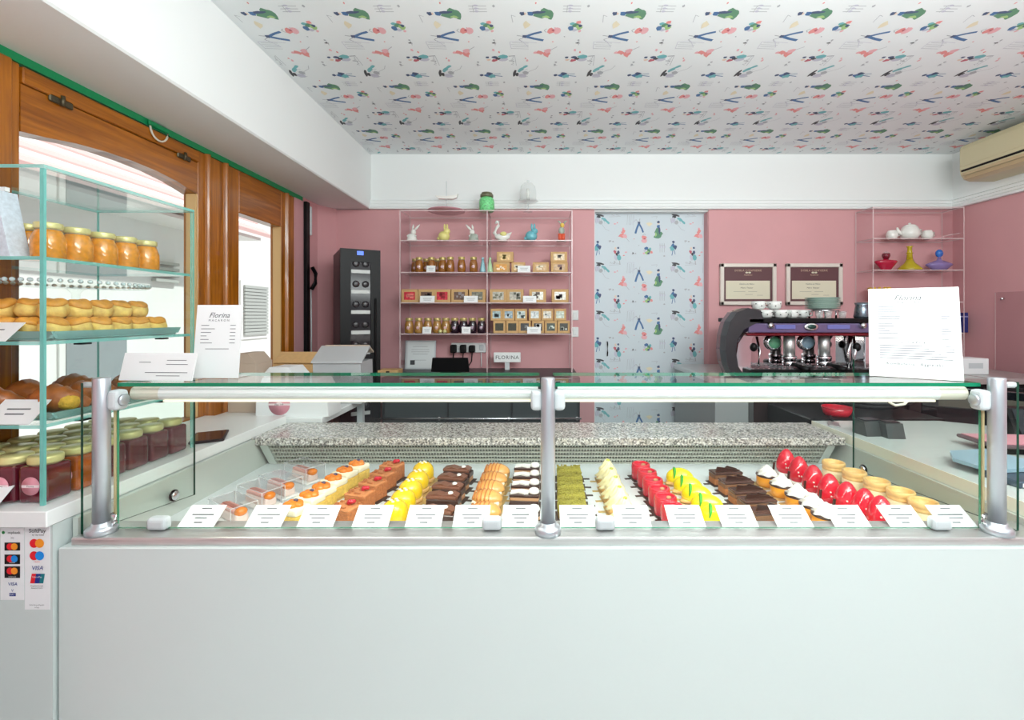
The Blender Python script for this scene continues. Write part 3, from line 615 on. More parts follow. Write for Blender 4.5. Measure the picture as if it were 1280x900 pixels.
ROWS = [
 (p_salmon, -32, 'boxed pink mousse slice in a clear box', 'boxed pink slices on the display deck', [(381, 600), (351, 618), (326, 631), (291, 651)], None),
 (p_fruit, -18, 'layered sponge slice with orange fruit top', 'orange fruit slices on the display deck', [(446, 600), (431, 609), (417, 620), (402, 632), (387, 643), (367, 657)], None),
 (p_caramel, -20, 'brown caramel crumb cube with a raspberry', 'caramel cubes on the display deck', [(490, 599), (479, 610), (466, 623), (450, 637), (432, 656)], None),
 (p_dome, -14, 'yellow glazed dome on a biscuit', 'yellow domes on the display deck', [(529, 602), (522, 614), (513, 627), (504, 641), (493, 656)], None),
 (p_choc, -10, 'dark chocolate bar cake with a chocolate plank', 'chocolate bar cakes on the display deck', [(573, 601), (567, 612), (561, 624), (555, 637), (548, 656)], None),
 (p_eclair, -6, 'tan glazed striped choux bun', 'tan glazed choux buns on the display deck', [(621, 602), (617, 613), (613, 625), (609, 638), (606, 656)], None),
 (p_stripe, -3, 'dark slice with white chocolate plates on top', 'black and white slices on the display deck', [(659, 597), (658, 608), (657, 620), (656, 632), (655, 656)], None),
 (p_pist, 0, 'olive pistachio crumble bar', 'pistachio bars on the display deck', [(711, 599), (712, 609), (713, 620), (714, 632), (715, 645)], None),
 (p_swirl, 4, 'ivory cream rosette with a nut', 'cream rosettes on the display deck', [(759, 602), (763, 614), (768, 626), (773, 640), (780, 656)], None),
 (p_red, 8, 'raspberry red cylinder cake', 'red cylinder cakes on the display deck', [(801, 598), (809, 608), (816, 619), (824, 631), (832, 643), (841, 656)], None),
 (p_lemon, -24, 'bright yellow lemon cake with a green peel strip', 'lemon cakes on the display deck', [(850, 606), (860, 617), (871, 629), (884, 642), (897, 657)], None),
 (p_wedge, 6, 'brown chocolate slice with a dark shard', 'chocolate slices on the display deck', [(907, 604), (920, 616), (934, 629), (946, 641), (960, 656)], None),
 (p_cup, 10, 'orange tartlet with white meringue and a chocolate stick', 'meringue tartlets on the display deck', [(959, 607), (977, 620), (997, 634), (1016, 647), (1032, 660)], None),
 (p_egg, 12, 'glossy raspberry red egg shaped cake', 'red egg cakes on the display deck', [(983, 594), (999, 605), (1017, 618), (1037, 631), (1059, 643), (1081, 653), (1101, 664)], None),
 (p_ring, 0, 'pale tart with a baked pastry ring', 'pastry ring tarts on the display deck', [(1042, 601), (1068, 614), (1096, 627), (1126, 641), (1154, 656)], (.87, .87, 1.0)),
]
for fn, rz, lab, grp, pts, sc in ROWS:
    proto = fn(); first = [True]; n = len(pts)
    for i, (px, py) in enumerate(pts):
        where = 'at the back end of its row' if i == 0 else ('at the front end of its row' if i == n-1 else NTH[i]+' from the back in its row')
        place(proto, first, deck(px, py), math.radians(rz+rr.uniform(-4, 4)), lab+', '+where, grp, sc)
# price cards leaning on clear stands along the front of the deck
CARDS = [(244, 'the empty left corner'), (328, 'the boxed pink slices'), (393, 'the orange fruit slices'), (462, 'the caramel cubes'), (528.5, 'the yellow domes'), (588, 'the chocolate bar cakes'), (650, 'the black and white slices'),
         (723, 'the pistachio bars'), (792, 'the ivory cream rosettes'), (860, 'the red cylinder cakes'), (926, 'the yellow lemon cakes'), (995, 'the orange meringue tartlets'), (1067, 'the red egg cakes'), (1136, 'the pastry ring tarts'), (1200, 'the empty right corner')]
def card(w, h, lines, lean, name='price_card'):
    t = thing(name, '', 'price card')
    M = Matrix.Rotation(lean, 4, 'X')           # lean back about the lower edge
    B().box((0, 0, h/2), (w, .0016, h), PAPER, M=M).build('card', t)
    b = B()
    for (x, z, l) in lines: b.box((x*w, -.0012, z*h), (l*w, .0006, h*.05), c_('card_ink', (104, 108, 112)), M=M)
    b.build('print', t)['kind'] = 'stuff'
    return t
for i, (px, who) in enumerate(CARDS):
    L_ = [(0, .84, .28), (0, .55, rr.uniform(.45, .7)), (0, .40, rr.uniform(.3, .6)), (0, .20, .22)]
    t = card(.086, .058, L_, math.radians(-56)); t.location = (X(px, 1.081), 1.081, CZ-.5036)
    t['label'] = 'white price card lying in front of '+who; t['group'] = 'price cards along the pastry case'
    B().prism([(.001, .0), (.036, .0), (.0355, .0215), (.034, .0215)], -.043, .043, PLA, 'yz').build('clear_stand', t)
# ================================================================= glass tower on the left counter
ZL = CZ-.432
tw = thing('glass_display_tower', 'glass shelf tower with teal edges standing on the left white counter', 'glass display', (-1.276, 1.26, ZL))
def lpart(b, n, par, off): o = b.build(n, par); return o
TX0, TX1, TY0, TY1 = -.160, .158, -.227, .226
SH = [-.432+.434, -.432+.566-.0, ]
b = B().pane((TX1-.007, TX1), (TY0, TY1), (0, .766), GL, GT); b.build('side_pane', tw)
B().pane((TX0, TX0+.007), (TY0, TY1), (0, .766), GL, GT).build('side_pane', tw)
B().pane((TX0+.008, TX1-.008), (TY1-.007, TY1), (0, .766), GL, GT).build('back_pane', tw)
B().span((TX1-.008, TX1+.001), (TY0-.002, TY0+.004), (0, .766), GT).build('front_edge_strip', tw)
SHZ = [.182, .372, .566]                            # shelf tops above the counter
for z in SHZ: B().pane((TX0+.008, TX1-.008), (TY0, TY1-.008), (z-.008, z), GL, GT).build('shelf', tw)
B().pane((TX0, TX1), (TY0, TY1), (.767, .775), GL, GT).build('top_pane', tw)
for z in SHZ[:2]:
    for y in (-.12, .12): B().span((TX1-.03, TX1-.008), (y-.012, y+.012), (z-.013, z-.0085), BLACK).build('shelf_bracket', tw)
# jars of orange marmalade on the top shelf
MARM = mat('marmalade', (226, 146, 34), .12, coat=.6, var=.2, scale=90); JARG = mat('jar_glass_rim', (214, 196, 160), .1, coat=.5, alpha=.7)
def round_jar(name, r, h, body, lid, label=None):
    t = thing(name, '', 'jar')
    B().lathe([(r*.84, .0), (r*.98, h*.06), (r, h*.3), (r*.98, h*.55), (r*.8, h*.74), (r*.74, h*.80)], body, 24).build('filled_jar', t)
    B().lathe([(r*.745, h*.80), (r*.75, h*.84)], JARG, 24).build('neck', t)
    B().lathe([(r*.80, h*.835), (r*.82, h*.85), (r*.82, h*.97), (r*.78, h), (0, h)], lid, 28).build('lid', t)
    if label: B().lathe([(r*.34, 0), (r*.34, .001)], label, 16, M=Matrix.Translation((0, -r-.0005, h*.36)) @ Matrix.Rotation(PI/2, 4, 'X')).build('round_label', t)
    return t
pj = round_jar('marmalade_jar', .0318, .088, MARM, GOLD); f = [True]
for i, (x, y) in enumerate([(-1.172, 1.366), (-1.174, 1.299), (-1.176, 1.233), (-1.178, 1.166), (-1.180, 1.100), (-1.248, 1.120)]):
    place(pj, f, (x, y, ZL+SHZ[2]), i*.7, 'gold lidded jar of orange marmalade, '+(['nearest the window frame', 'second from the window frame', 'third from the window frame', 'fourth from the window frame', 'fifth from the window frame', 'behind the patterned pouch'][i])+' on the top glass shelf', 'marmalade jars on the top glass shelf')
POU = mat('pouch_pale_blue', (206, 218, 228), .5, var=.12, scale=110)
po = thing('patterned_pouch', 'pale blue patterned pouch standing on the top glass shelf', 'pouch', (-1.285, 1.068, ZL+SHZ[2]))
b = B(); b.prism([(-.055, 0), (.075, 0), (.068, .03), (.048, .12), (.042, .155), (-.04, .155), (-.05, .1)], -.022, .022, POU, 'xz'); b.build('bag', po)
B().span((-.041, .043), (-.005, .005), (.156, .166), PAPER).build('folded_top', po)
# clear beaded pedestal plate above the scones
GBALL = mat('clear_bead', (214, 230, 232), .08, coat=.5, alpha=.75)
pp = thing('glass_pedestal_plate', 'clear glass plate with a beaded rim hanging above the scones', 'glass plate', (-1.276, 1.26, ZL+SHZ[1]))
B().lathe([(.004, .134), (.125, .136), (.133, .140), (.133, .145), (.12, .142), (.004, .140)], GL, 40, sc=(1, 1.4)).build('plate', pp)
b = B()
for k in range(56): b.ball((.131*math.cos(2*PI*k/56), .183*math.sin(2*PI*k/56), .146), (.0055, .0055, .0055), GBALL, 8, 5)
b.build('beaded_rim', pp)['kind'] = 'stuff'
B().lathe([(.016, .008), (.012, .02), (.008, .06), (.009, .12), (.02, .133)], GL, 16).build('stem', pp)
TRAYM = mat('teal_tray', (150, 196, 192), .25, coat=.3)
def tray(name, lab, z, h):
    t = thing(name, lab, 'tray', (-1.274, 1.262, z))
    b = B().box((0, 0, .003), (.262, .37, .006), TRAYM, .003, 1)
    b.prism([(-.131, .005), (-.125, .005), (-.131, h), (-.139, h)], -.19, .19, TRAYM, 'xz').prism([(.131, .005), (.125, .005), (.131, h), (.139, h)], -.19, .19, TRAYM, 'xz')
    b.prism([(-.185, .005), (-.179, .005), (-.185, h), (-.195, h)], -.135, .135, TRAYM, 'yz').prism([(.185, .005), (.179, .005), (.185, h), (.195, h)], -.135, .135, TRAYM, 'yz')
    b.build('tray_body', t); return t
tray('scone_tray', 'teal rimmed tray under the golden scones on the middle glass shelf', ZL+SHZ[1], .022)
tray('croissant_tray', 'teal rimmed tray under the brown croissants on the lowest glass shelf', ZL+SHZ[0], .020)
SCO = mat('golden_scone', (250, 206, 116), .6, var=.2, scale=50, bump=.3); SCT = mat('scone_crust', (238, 166, 70), .5, var=.25, scale=40, bump=.3)
sc_ = thing('golden_scone', '', 'scone')
def lumpy(b, z0=0):
    for v in b.v:
        a = math.atan2(v.y, v.x); k = 1+.07*math.sin(3*a+1)+.05*math.sin(5*a+v.z*90)
        v.x *= k*.97; v.y *= k*.97
        if v.z > .03: v.z += .004*math.sin(2*a+.7)*min(1, math.hypot(v.x, v.y)/.02)
    return b
lumpy(B().lathe([(.021, 0), (.026, .005), (.029, .012), (.0295, .021), (.027, .031)], SCO, 20)).build('crumb', sc_)
lumpy(B().lathe([(.0268, .0305), (.0275, .035), (.025, .041), (.018, .046), (.008, .048), (0, .047)], SCT, 20)).build('crust', sc_)
f = [True]; k = 0
for lay, (nx, ny, z) in enumerate(((4, 6, .0065), (3, 5, .0540))):
    for i in range(nx):
        for j in range(ny):
            x = -1.274+(i-(nx-1)/2)*.060; y = 1.262+(j-(ny-1)/2)*.059
            if lay and (i, j) == (1, 2): continue       # the stem of the glass plate stands here
            place(sc_, f, (x, y, ZL+SHZ[1]+z), rr.uniform(0, 6), 'golden scone in the %s, %s from the front, %s from the tower pane' % (('bottom layer', 'second layer', 'top layer')[lay], NTH[j], NTH[nx-1-i]), 'golden scones heaped on the tray').rotation_euler.x = rr.uniform(-.22, .22) if lay else 0
CRO = mat('croissant_brown', (168, 96, 44), .4, coat=.2, var=.3, scale=35, bump=.35)
def croissant(L_, R_, extra=None):
    t = thing('croissant', '', 'croissant'); pts = []; rad = []; n = 15
    for i in range(n):
        u = i/(n-1)*2-1; pts.append((u*L_/2, -.020*(1-u*u)+.010, R_*(.55+.45*(1-u*u)))); rad.append(R_*(.25+.75*(1-abs(u)**1.6))*(1+.13*(1 if i % 2 else -1)*(1-abs(u))))
    b = B().tube(pts, rad, CRO, 14); lo = min(v.z for v in b.v)
    for v in b.v: v.z -= lo
    b.build('dough', t)
    if extra: B().ball((L_*.28, -.012, R_*.9), (.024, .024, .020), extra, 12, 6).build('filling', t)
    return t
YFILL = mat('custard_crumb', (222, 176, 60), .7, var=.2, scale=120, bump=.4)
for (x, y, rz, lab, ex, z) in [(-1.19, 1.13, .1, 'brown croissant with custard crumble, nearest the right pane of the tower', YFILL, 0), (-1.345, 1.115, .3, 'plain brown croissant at the front left of the lowest glass shelf', None, 0), (-1.345, 1.21, -.2, 'plain brown croissant second from the front on the left of the lowest shelf', None, 0), (-1.20, 1.23, .2, 'plain brown croissant behind the custard croissant', None, 0), (-1.345, 1.33, .1, 'plain brown croissant third from the front on the left of the lowest shelf', None, 0), (-1.20, 1.35, -.1, 'plain brown croissant at the back right of the lowest glass shelf', None, 0)]:
    t = croissant(.135, .034, ex); t.location = (x, y, ZL+SHZ[0]+.0065); t.rotation_euler.z = rz; t['label'] = lab; t['group'] = 'croissants on the lowest glass shelf'
def stand_card(w, h, lines, lab, loc, rz=0, lean=-50, name='price_card'):
    t = card(w, h, lines, math.radians(lean), name); t.location = loc; t.rotation_euler.z = rz; t['label'] = lab; t['group'] = 'price cards on the glass tower'
    a = math.radians(-lean); q = h*math.sin(a); z = h*math.cos(a)
    B().prism([(.001, 0), (q-.001, 0), (q-.001, z-.004), (q-.004, z-.004)], -w/2, w/2, PLA, 'yz').build('clear_stand', t)
stand_card(.12, .060, [(0, .6, .5), (0, .4, .4)], 'white price card in front of the scones on the middle glass shelf', (-1.275, 1.040, ZL+SHZ[1]), lean=-45)
stand_card(.11, .068, [(0, .6, .5), (0, .4, .4)], 'white price card in front of the croissants on the lowest glass shelf', (-1.215, 1.040, ZL+SHZ[0]), lean=-45)
stand_card(.072, .058, [(0, .7, .4), (0, .45, .6), (0, .3, .4)], 'small white price card in front of the dark jam jars', (-1.235, 1.004, ZL), lean=-45)
# square jam jars with gold lids on the counter
JAM = mat('dark_jam', (96, 26, 40), .1, coat=.7, var=.15, scale=40); JAMO = mat('amber_jam', (176, 84, 26), .1, coat=.7, var=.2, scale=40); LBL = mat('pink_round_label', (222, 150, 164), .6); LBW = mat('label_band', (244, 226, 228), .6)
def sq_jar(jam):
    t = thing('jam_jar', '', 'jar')
    B().box((0, 0, .042), (.064, .064, .084), jam, .008, 3).build('filled_jar', t)
    B().lathe([(.027, .083), (.027, .088)], JARG, 24).build('neck', t)
    B().lathe([(.030, .087), (.031, .089), (.031, .101), (.029, .104), (0, .104)], GOLD, 28).build('lid', t)
    M = Matrix.Translation((0, -.0325, .040)) @ Matrix.Rotation(PI/2, 4, 'X')
    b = B().lathe([(.021, 0), (.021, .0006)], LBL, 24, M=M).box((0, -.0334, .040), (.040, .0004, .006), LBW)
    text(b, 'Florina', .006, INK, facing((0, -.0337, .040))); b.build('round_label', t)
    return t
jd, ja = sq_jar(JAM), sq_jar(JAMO); fd, fa = [True], [True]
cn = ['column along the tower pane', 'second column from tower pane', 'third column from tower pane', 'column along the window']
for c in range(4):
    for r in range(6):
        amber = (c, r) in ((2, 0), (3, 0), (0, 1), (3, 1), (2, 1), (3, 3))
        x, y = -1.159-c*.0715, 1.075+r*.0725
        w = ('front' if r == 0 else ('backmost' if r == 5 else NTH[r]+' from the front'))
        place(ja if amber else jd, fa if amber else fd, (x, y, ZL), 0, ('amber' if amber else 'dark red')+' square jam jar, '+w+' in the '+cn[c], 'square jam jars on the left counter')
# tablet on the counter, white bag, boxes on the side table
tb = thing('black_tablet', 'thin black tablet lying on the left white counter beyond the jars', 'tablet', (-1.15, 1.60, ZL), .5)
B().box((0, 0, .005), (.10, .15, .008), BLACK, .003, 2).build('body', tb); B().box((0, 0, .0094), (.088, .136, .001), mat('dark_screen', (30, 34, 40), .08)).build('screen', tb)
ZT = CZ-.445
st = thing('side_table', 'white topped side table behind the left counter carrying bags and boxes', 'table', (-1.16, 2.24, 0))
part(B().span((XL+.02, -.93), (1.97, 2.50), (ZT-.03, ZT), SLAB, .003, 1), 'table_top', st)
for x in (XL+.06, -.955):
    for y in (2.0, 2.47): part(B().span((x-.015, x+.015), (y-.015, y+.015), (0, ZT-.03), SILV), 'leg', st)
part(B().span((XL+.03, -.94), (1.99, 2.49), (ZT-.36, ZT-.34), SLAB), 'lower_shelf', st)
BAGW = mat('white_paper_bag', (240, 242, 242), .6); BOXG = mat('grey_cake_box', (186, 188, 190), .6); BOXT = mat('box_lid_tan', (196, 178, 160), .7); BXW = mat('white_cake_box', (240, 242, 243), .55)
bg = thing('white_paper_bag', 'white paper bag with a round pink sticker behind the left counter', 'bag', (-1.07, 2.06, ZT))
b = B().prism([(-.16, 0), (.16, 0), (.15, .10), (.11, .17), (-.13, .17), (-.155, .10)], -.07, .06, BAGW, 'xz'); b.build('bag_body', bg)
M = Matrix.Translation((-.055, -.071, .055)) @ Matrix.Rotation(PI/2, 4, 'X')
b = B().lathe([(.047, 0), (.047, .0008)], LBL, 32, M=M).box((-.055, -.0725, .055), (.096, .0006, .008), LBW); b.ball((-.055, -.0725, .057), (.016, .0008, .008), LBW, 12, 6); text(b, 'Florina', .014, INK, facing((-.055, -.0732, .055), (1, 0, .12))); b.build('sticker', bg)
kb = thing('kraft_carrier_box', 'brown kraft carrier box with a cut-out handle beside the pink pier', 'box', (-1.225, 2.36, ZT))
b = B().span((-.10, .10), (-.07, .07), (0, .20), KRAFT, .003, 1).prism([(-.10, .20), (.10, .20), (.085, .255), (-.085, .255)], -.006, .006, KRAFT, 'xz'); b.build('body', kb)
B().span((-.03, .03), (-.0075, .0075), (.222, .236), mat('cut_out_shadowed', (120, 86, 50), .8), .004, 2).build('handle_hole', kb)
B().prism([(-.07, .201), (-.0066, .250), (-.0066, .256), (-.076, .206)], -.098, .098, KRAFT, 'yz').build('gable', kb)
gb = thing('grey_cake_box', 'grey cake box with an open tan lid in front of the black wine cooler', 'box', (-1.0, 2.36, ZT))
b = B().prism([(-.12, 0), (.12, 0), (.115, .21), (-.125, .21)], -.075, .09, BOXG, 'xz'); b.build('body', gb)
B().prism([(-.085, .205), (-.08, .215), (.03, .285), (.035, .278)], -.13, .125, BOXG, 'yz').build('lid', gb)
B().prism([(.025, .283), (.03, .289), (.10, .25), (.095, .243)], -.11, .12, BOXT, 'yz').build('lid_flap', gb)
for name, lab, x, y, w, d, h, m in (('white_cake_box', 'white cake box with sloped lid between the kraft and grey boxes', -1.21, 2.20, .17, .13, .155, BXW), ('flat_carton', 'grey flat carton standing by the second window pane', -1.345, 2.14, .13, .13, .225, BOXT)):
    t = thing(name, lab, 'box', (x, y, ZT)); B().span((-w/2, w/2), (-d/2, d/2), (0, h), m, .003, 1).build('body', t)
    B().prism([(-w/2, h), (w/2, h), (w/2-.04, h+.045), (-w/2+.04, h+.045)], -d/2, d/2, m, 'xz').build('lid', t)
# ================================================================= signs on the glass shelf
def sheet(name, lab, cat, w, h, lean, loc, rz, fn, foot=.05):
    t = thing(name, lab, cat, loc, rz)
    M = Matrix.Rotation(-lean, 4, 'X')
    B().box((0, 0, h/2+.001), (w, .003, h), PAPER, M=M).build('panel', t)
    if foot: B().pane((-w/2, w/2), (.0, foot), (0, .0025), PLA, PLA).build('foot', t)
    b = B(); fn(b, M @ facing((0, -.0019, 0))); b.build('print', t)['kind'] = 'stuff'
    return t
def bars(b, M, rows, m=None):
    for x0, x1, z in rows: b.flat([(x0, z, 0), (x1, z, 0), (x1, z+.0013, 0), (x0, z+.0013, 0)], INK, M)
def T_(M, x, y): return M @ Matrix.Translation((x, y, 0))
r5 = random.Random(5)
def menu_big(b, M):
    text(b, 'Florina', .020, INK, T_(M, -.01, .212), shear=.35); text(b, 'ITALLAP', .0095, INK, T_(M, -.01, .199), spacing=1.7)
    b.flat([(.03, .209, 0), (.075, .209, 0), (.075, .2096, 0), (.03, .2096, 0)], INKL, M)
    for k in range(14):
        z = .188-.0066*k
        if k in (6, 12): continue
        l = r5.uniform(.015, .05); bars(b, M, [(-.072, -.072+l, z), (.055, .072+r5.uniform(-.004, .003), z)])
    text(b, 'SZÖRPÖK', .008, INK, T_(M, 0, .092), spacing=1.6)
    for k in range(6):
        z = .083-.0066*k; bars(b, M, [(-.070, .02+.011*k, z)] + ([(.062, .078, z)] if k < 3 else []))
    text(b, 'Kombuteria · Aggteleki', .0105, INK, T_(M, 0, .036), spacing=1.12)
sheet('drinks_menu_board', 'large white drinks menu board standing on the right glass shelf', 'menu', .184, .238, .26, (.952, 1.147, ZG), math.atan2(-.102, .153), menu_big)
def menu_small(b, M):
    text(b, 'Florina', .019, INK, T_(M, 0, .160), shear=.35); text(b, 'MACARON', .0078, INK, T_(M, 0, .147), spacing=1.6)
    for k, l in enumerate((.02, .035, .026, .015, .021, .03)): bars(b, M, [(-.044, -.044+l, .134-.009*k), (.030, .044, .134-.009*k)])
    bars(b, M, [(-.03, .03, .074)])
sheet('macaron_menu_sheet', 'upright white menu sheet standing on the left glass shelf', 'menu', .116, .186, .1, (-.812, 1.150, ZG), 0, menu_small)
def menu_wide(b, M): bars(b, M, [(.02, .07, .05), (.02, .075, .04), (-.03, .078, .02), (-.05, -.02, .045), (.0, .06, .012)])
sheet('wide_notice_card', 'wide low white card on the left end of the glass shelf', 'notice', .185, .068, .25, (-.926, 1.105, ZG), -.05, menu_wide)
# ================================================================= back wall: wine cooler, counters
wc = thing('wine_cooler', 'tall narrow black wine cooler in the left rear corner', 'wine cooler', (-1.124, 2.60, 0), math.radians(30))
HT_ = CZ+.384; GLK = mat('cooler_glass', (34, 28, 34), .12, spec=.3); RACK = mat('cooler_rack', (206, 208, 206), .4)
B().span((0, .22), (.012, .34), (.02, HT_), mat('cooler_side', (24, 20, 23), .35, spec=.3), .004, 1).build('body', wc)
d = B().span((0, .056), (-.012, .011), (.05, HT_-.001), BLACK).span((.166, .22), (-.012, .011), (.05, HT_-.001), BLACK).span((.056, .166), (-.012, .011), (HT_-.075, HT_-.001), BLACK).span((.056, .166), (-.012, .011), (.05, .5), BLACK).build('door', wc)
B().span((.056, .166), (-.004, .010), (.5, HT_-.075), GLK).build('door_glass', d)
B().span((.186, .196), (-.030, -.018), (CZ-.35, CZ+.1), BLACK, .004, 1).build('handle', d)
B().span((.09, .125), (-.0135, -.012), (HT_-.035, HT_-.012), mat('blue_display', (40, 90, 230), .3, emit=.8)).build('display', d)
bt = mat('bottle_dark', (46, 42, 46), .3)
for k in range(8):
    z = HT_-.13-.118*k; r = B().span((.058, .164), (-.006, .004), (z-.011, z+.011), RACK, .002, 1).build('rack', wc)
    for q in (-1, 1): B().lathe([(.020, 0), (.020, .003), (.010, .006)], bt, 14, M=Matrix.Translation((.111+q*.026, -.004, z+.045)) @ Matrix.Rotation(PI/2, 4, 'X')).build('bottle_end', r)
ZB = CZ-.36
bc = thing('rear_counter', 'dark fronted rear counter below the acrylic shelves', 'counter', (-.30, 2.86, 0))
part(B().span((-.895, .25), (2.62, 3.10), (ZB-.03, ZB), DKG, .003, 1), 'worktop', bc)
part(B().span((-.895, .25), (2.64, 3.10), (0, ZB-.031), mat('rear_body_dark', (44, 47, 50), .35)), 'body', bc)
for x0, x1 in ((-.88, -.52), (-.51, -.15), (-.14, .235)): part(B().span((x0, x1), (2.628, 2.639), (.15, ZB-.045), mat('rear_door', (66, 72, 74), .25), .003, 1), 'door', bc)
rl = part(B().tube([(-.92, 2.605, CZ-.592), (.255, 2.605, CZ-.592)], .006, CHROME), 'front_rail', bc)
for x in (-.56, -.16, .23): part(B().lathe([(.010, 0), (.010, .022)], CHROME, 12, M=Matrix.Translation((x, 2.627, CZ-.592)) @ Matrix.Rotation(PI/2, 4, 'X')), 'rail_bracket', rl)
ZR = CZ-.332
cc = thing('coffee_counter', 'grey counter under the coffee machine with a built-in dark glass appliance', 'counter', (1.5, 2.75, 0))
part(B().span((.93, 2.78), (2.38, 3.10), (ZR-.03, ZR), STEEL, .003, 1), 'worktop', cc)
part(B().span((.94, 1.115), (2.40, 3.10), (0, ZR-.031), mat('grey_cabinet', (150, 154, 154), .4)).span((1.115, 1.52), (2.44, 3.10), (0, ZR-.031), DKG).span((1.52, 2.76), (2.40, 3.10), (0, ZR-.031), BLACK), 'body', cc)
ap = part(B().span((1.12, 1.515), (2.405, 2.44), (ZR-.30, ZR-.035), mat('appliance_frame', (120, 122, 122), .3, .6), .004, 1), 'appliance', cc)
part(B().span((1.145, 1.49), (2.400, 2.406), (ZR-.28, ZR-.065), mat('appliance_glass', (52, 40, 40), .08)), 'appliance_door_glass', ap)
for k in range(3):
    x0 = 1.56+k*.39; part(B().span((x0, x0+.37), (2.385, 2.399), (.2, ZR-.05), mat('dark_drawer', (30, 31, 34), .2), .004, 1), 'door', cc)
# ---- acrylic shelving on the rear wall
def acrylic(name, lab, xs, y0, y1, z0, zs, ztop):
    t = thing(name, lab, 'shelving', ((xs[0]+xs[-1])/2, (y0+y1)/2, z0)); o = t.location.copy()
    def lp(b, n):
        for v in b.v: v -= o
        return b.build(n, t)
    for x in xs: lp(B().pane((x-.003, x+.003), (y0, y1), (z0, ztop), ACR, AE), 'upright')
    for a, c in zip(xs, xs[1:]):
        for z in zs: lp(B().pane((a+.004, c-.004), (y0, y1), (z-.006, z), ACR, AE), 'shelf')
    return t
SY0, SY1 = 2.87, 3.10; SS = F/SY0
LV = [CZ+(PY-y)/SS for y in (262.5, 300, 340, 378, 417)]
acrylic('acrylic_wall_shelves', 'clear acrylic shelves full of sweets on the pink rear wall', [X(500, SY0), X(609, SY0), X(715, SY0)], SY0, SY1, ZB+.001, LV, LV[0])
def sx(px, D): return X(px, D)
DI = 2.935                                             # the plane of the shelf goods
def onshelf(lv, px, D=DI): return Vector((X(px, D), D, LV[lv]+.0005))
# top of the unit
WC = mat('white_ceramic', (238, 238, 232), .25, coat=.3); YC = mat('yellow_ceramic', (232, 222, 140), .35); TC = mat('teal_ceramic', (110, 184, 196), .3, coat=.2); GC = mat('grey_green_ceramic', (170, 180, 168), .5)
bo = thing('boat_ornament', 'white boat ornament balanced on a thin rod on top of the shelves', 'ornament', onshelf(0, 558))
B().lathe([(.10, 0), (.118, .006), (.12, .010), (.10, .008), (0, .007)], mat('dusty_pink_dish', (206, 150, 160), .4), 28).build('dish', bo)
B().tube([(0, 0, .004), (0, 0, .20)], .0025, SILV).build('rod', bo)
b = B().prism([(-.072, .105), (-.05, .085), (.045, .083), (.068, .092), (.075, .118), (.06, .108), (0, .102)], -.014, .014, WC, 'xz'); b.build('hull', bo)
gj = thing('green_sweet_jar', 'glass jar of green sweets with a dark lid on top of the shelves', 'jar', onshelf(0, 608.5))
GSW = mat('green_sweets', (120, 214, 140), .4, var=.35, scale=90, bump=.3)
B().lathe([(.040, 0), (.048, .008), (.049, .06), (.046, .082), (.034, .095)], GSW, 24).build('sweets', gj)
B().lathe([(.034, .094), (.042, .097), (.042, .112), (.036, .114), (.034, .124), (.012, .130), (0, .130)], mat('olive_lid', (110, 108, 84), .4), 24).build('lid', gj)
gb2 = thing('glass_bell_stand', 'clear glass bell cover on a slim stem on top of the shelves', 'ornament', onshelf(0, 660))
GBELL = mat('bell_glass', (226, 234, 232), .1, coat=.5, alpha=.26)
B().lathe([(.028, 0), (.03, .004), (.006, .010), (.004, .05), (.008, .056)], GBELL, 20).build('stem', gb2)
B().lathe([(.008, .056), (.05, .066), (.066, .070), (.060, .078), (.056, .080)], GBELL, 28).build('plate', gb2)
B().lathe([(.054, .080), (.053, .13), (.046, .165), (.028, .186), (.008, .192), (.008, .204), (0, .206)], GBELL, 28).build('bell', gb2)
B().lathe([(.010, .080), (.010, .15), (0, .155)], WC, 12).build('candle', gb2)
# figurines on the second level
def figurine(kind, px, lab, m, s=1):
    t = thing(kind, lab, 'figurine', onshelf(1, px)); return t
def bunny(px, lab, m, up=False, scale=1.0):
    t = figurine('bunny_figurine', px, lab, m)
    B().ball((0, 0, .034*scale), (.038*scale, .030*scale, .034*scale), m, 18, 9).build('body', t)
    h = B().ball((.020*scale, -.008, .064*scale), (.022*scale, .020*scale, .020*scale), m, 16, 8).build('head', t)
    for q in (-1, 1):
        B().ball((.012*scale+q*.008*scale, 0, .092*scale), (.007*scale, .005*scale, .022*scale), m, 10, 6, M=Matrix.Translation((0, 0, 0))).build('ear', h)
    B().ball((-.034*scale, 0, .020*scale), (.012*scale,)*3, m, 10, 6).build('tail', t); return t
bunny(555, 'pale yellow bunny figurine on the second shelf', YC)
bunny(664, 'teal blue bunny figurine beside the white swan', TC, scale=1.03)
def tallbunny(px, lab, m1, m2, lean):
    t = figurine('standing_bunny_figurine', px, lab, m1)
    B().lathe([(.030, 0), (.034, .008), (.028, .03), (.018, .048)], m2, 18).build('skirt', t)
    h = B().ball((lean*.01, 0, .060), (.017, .016, .018), m1, 14, 7).build('head', t)
    for q in (-1, 1): B().tube([(lean*.01+q*.006, 0, .072), (lean*.02+q*.014, 0, .092), (lean*.03+q*.020, 0, .110)], [.006, .008, .002], m1, 8).build('ear', h)
    for q in (-1, 1): B().tube([(q*.014, -.004, .045), (q*.028, -.010, .034), (q*.022, -.016, .026)], [.006, .005, .004], m1, 7).build('arm', t)
tallbunny(515, 'white long eared bunny figurine at the left end of the second shelf', WC, WC, 1)
tallbunny(592, 'grey dressed bunny figurine with white ears left of the swan', WC, GC, -1)
sw = figurine('swan_figurine', 628, 'white swan figurine with a curved neck on the second shelf', WC)
B().lathe([(.028, 0), (.030, .005), (.012, .010)], WC, 18).ball((0, 0, .030), (.050, .026, .024), WC, 20, 9).build('body', sw)
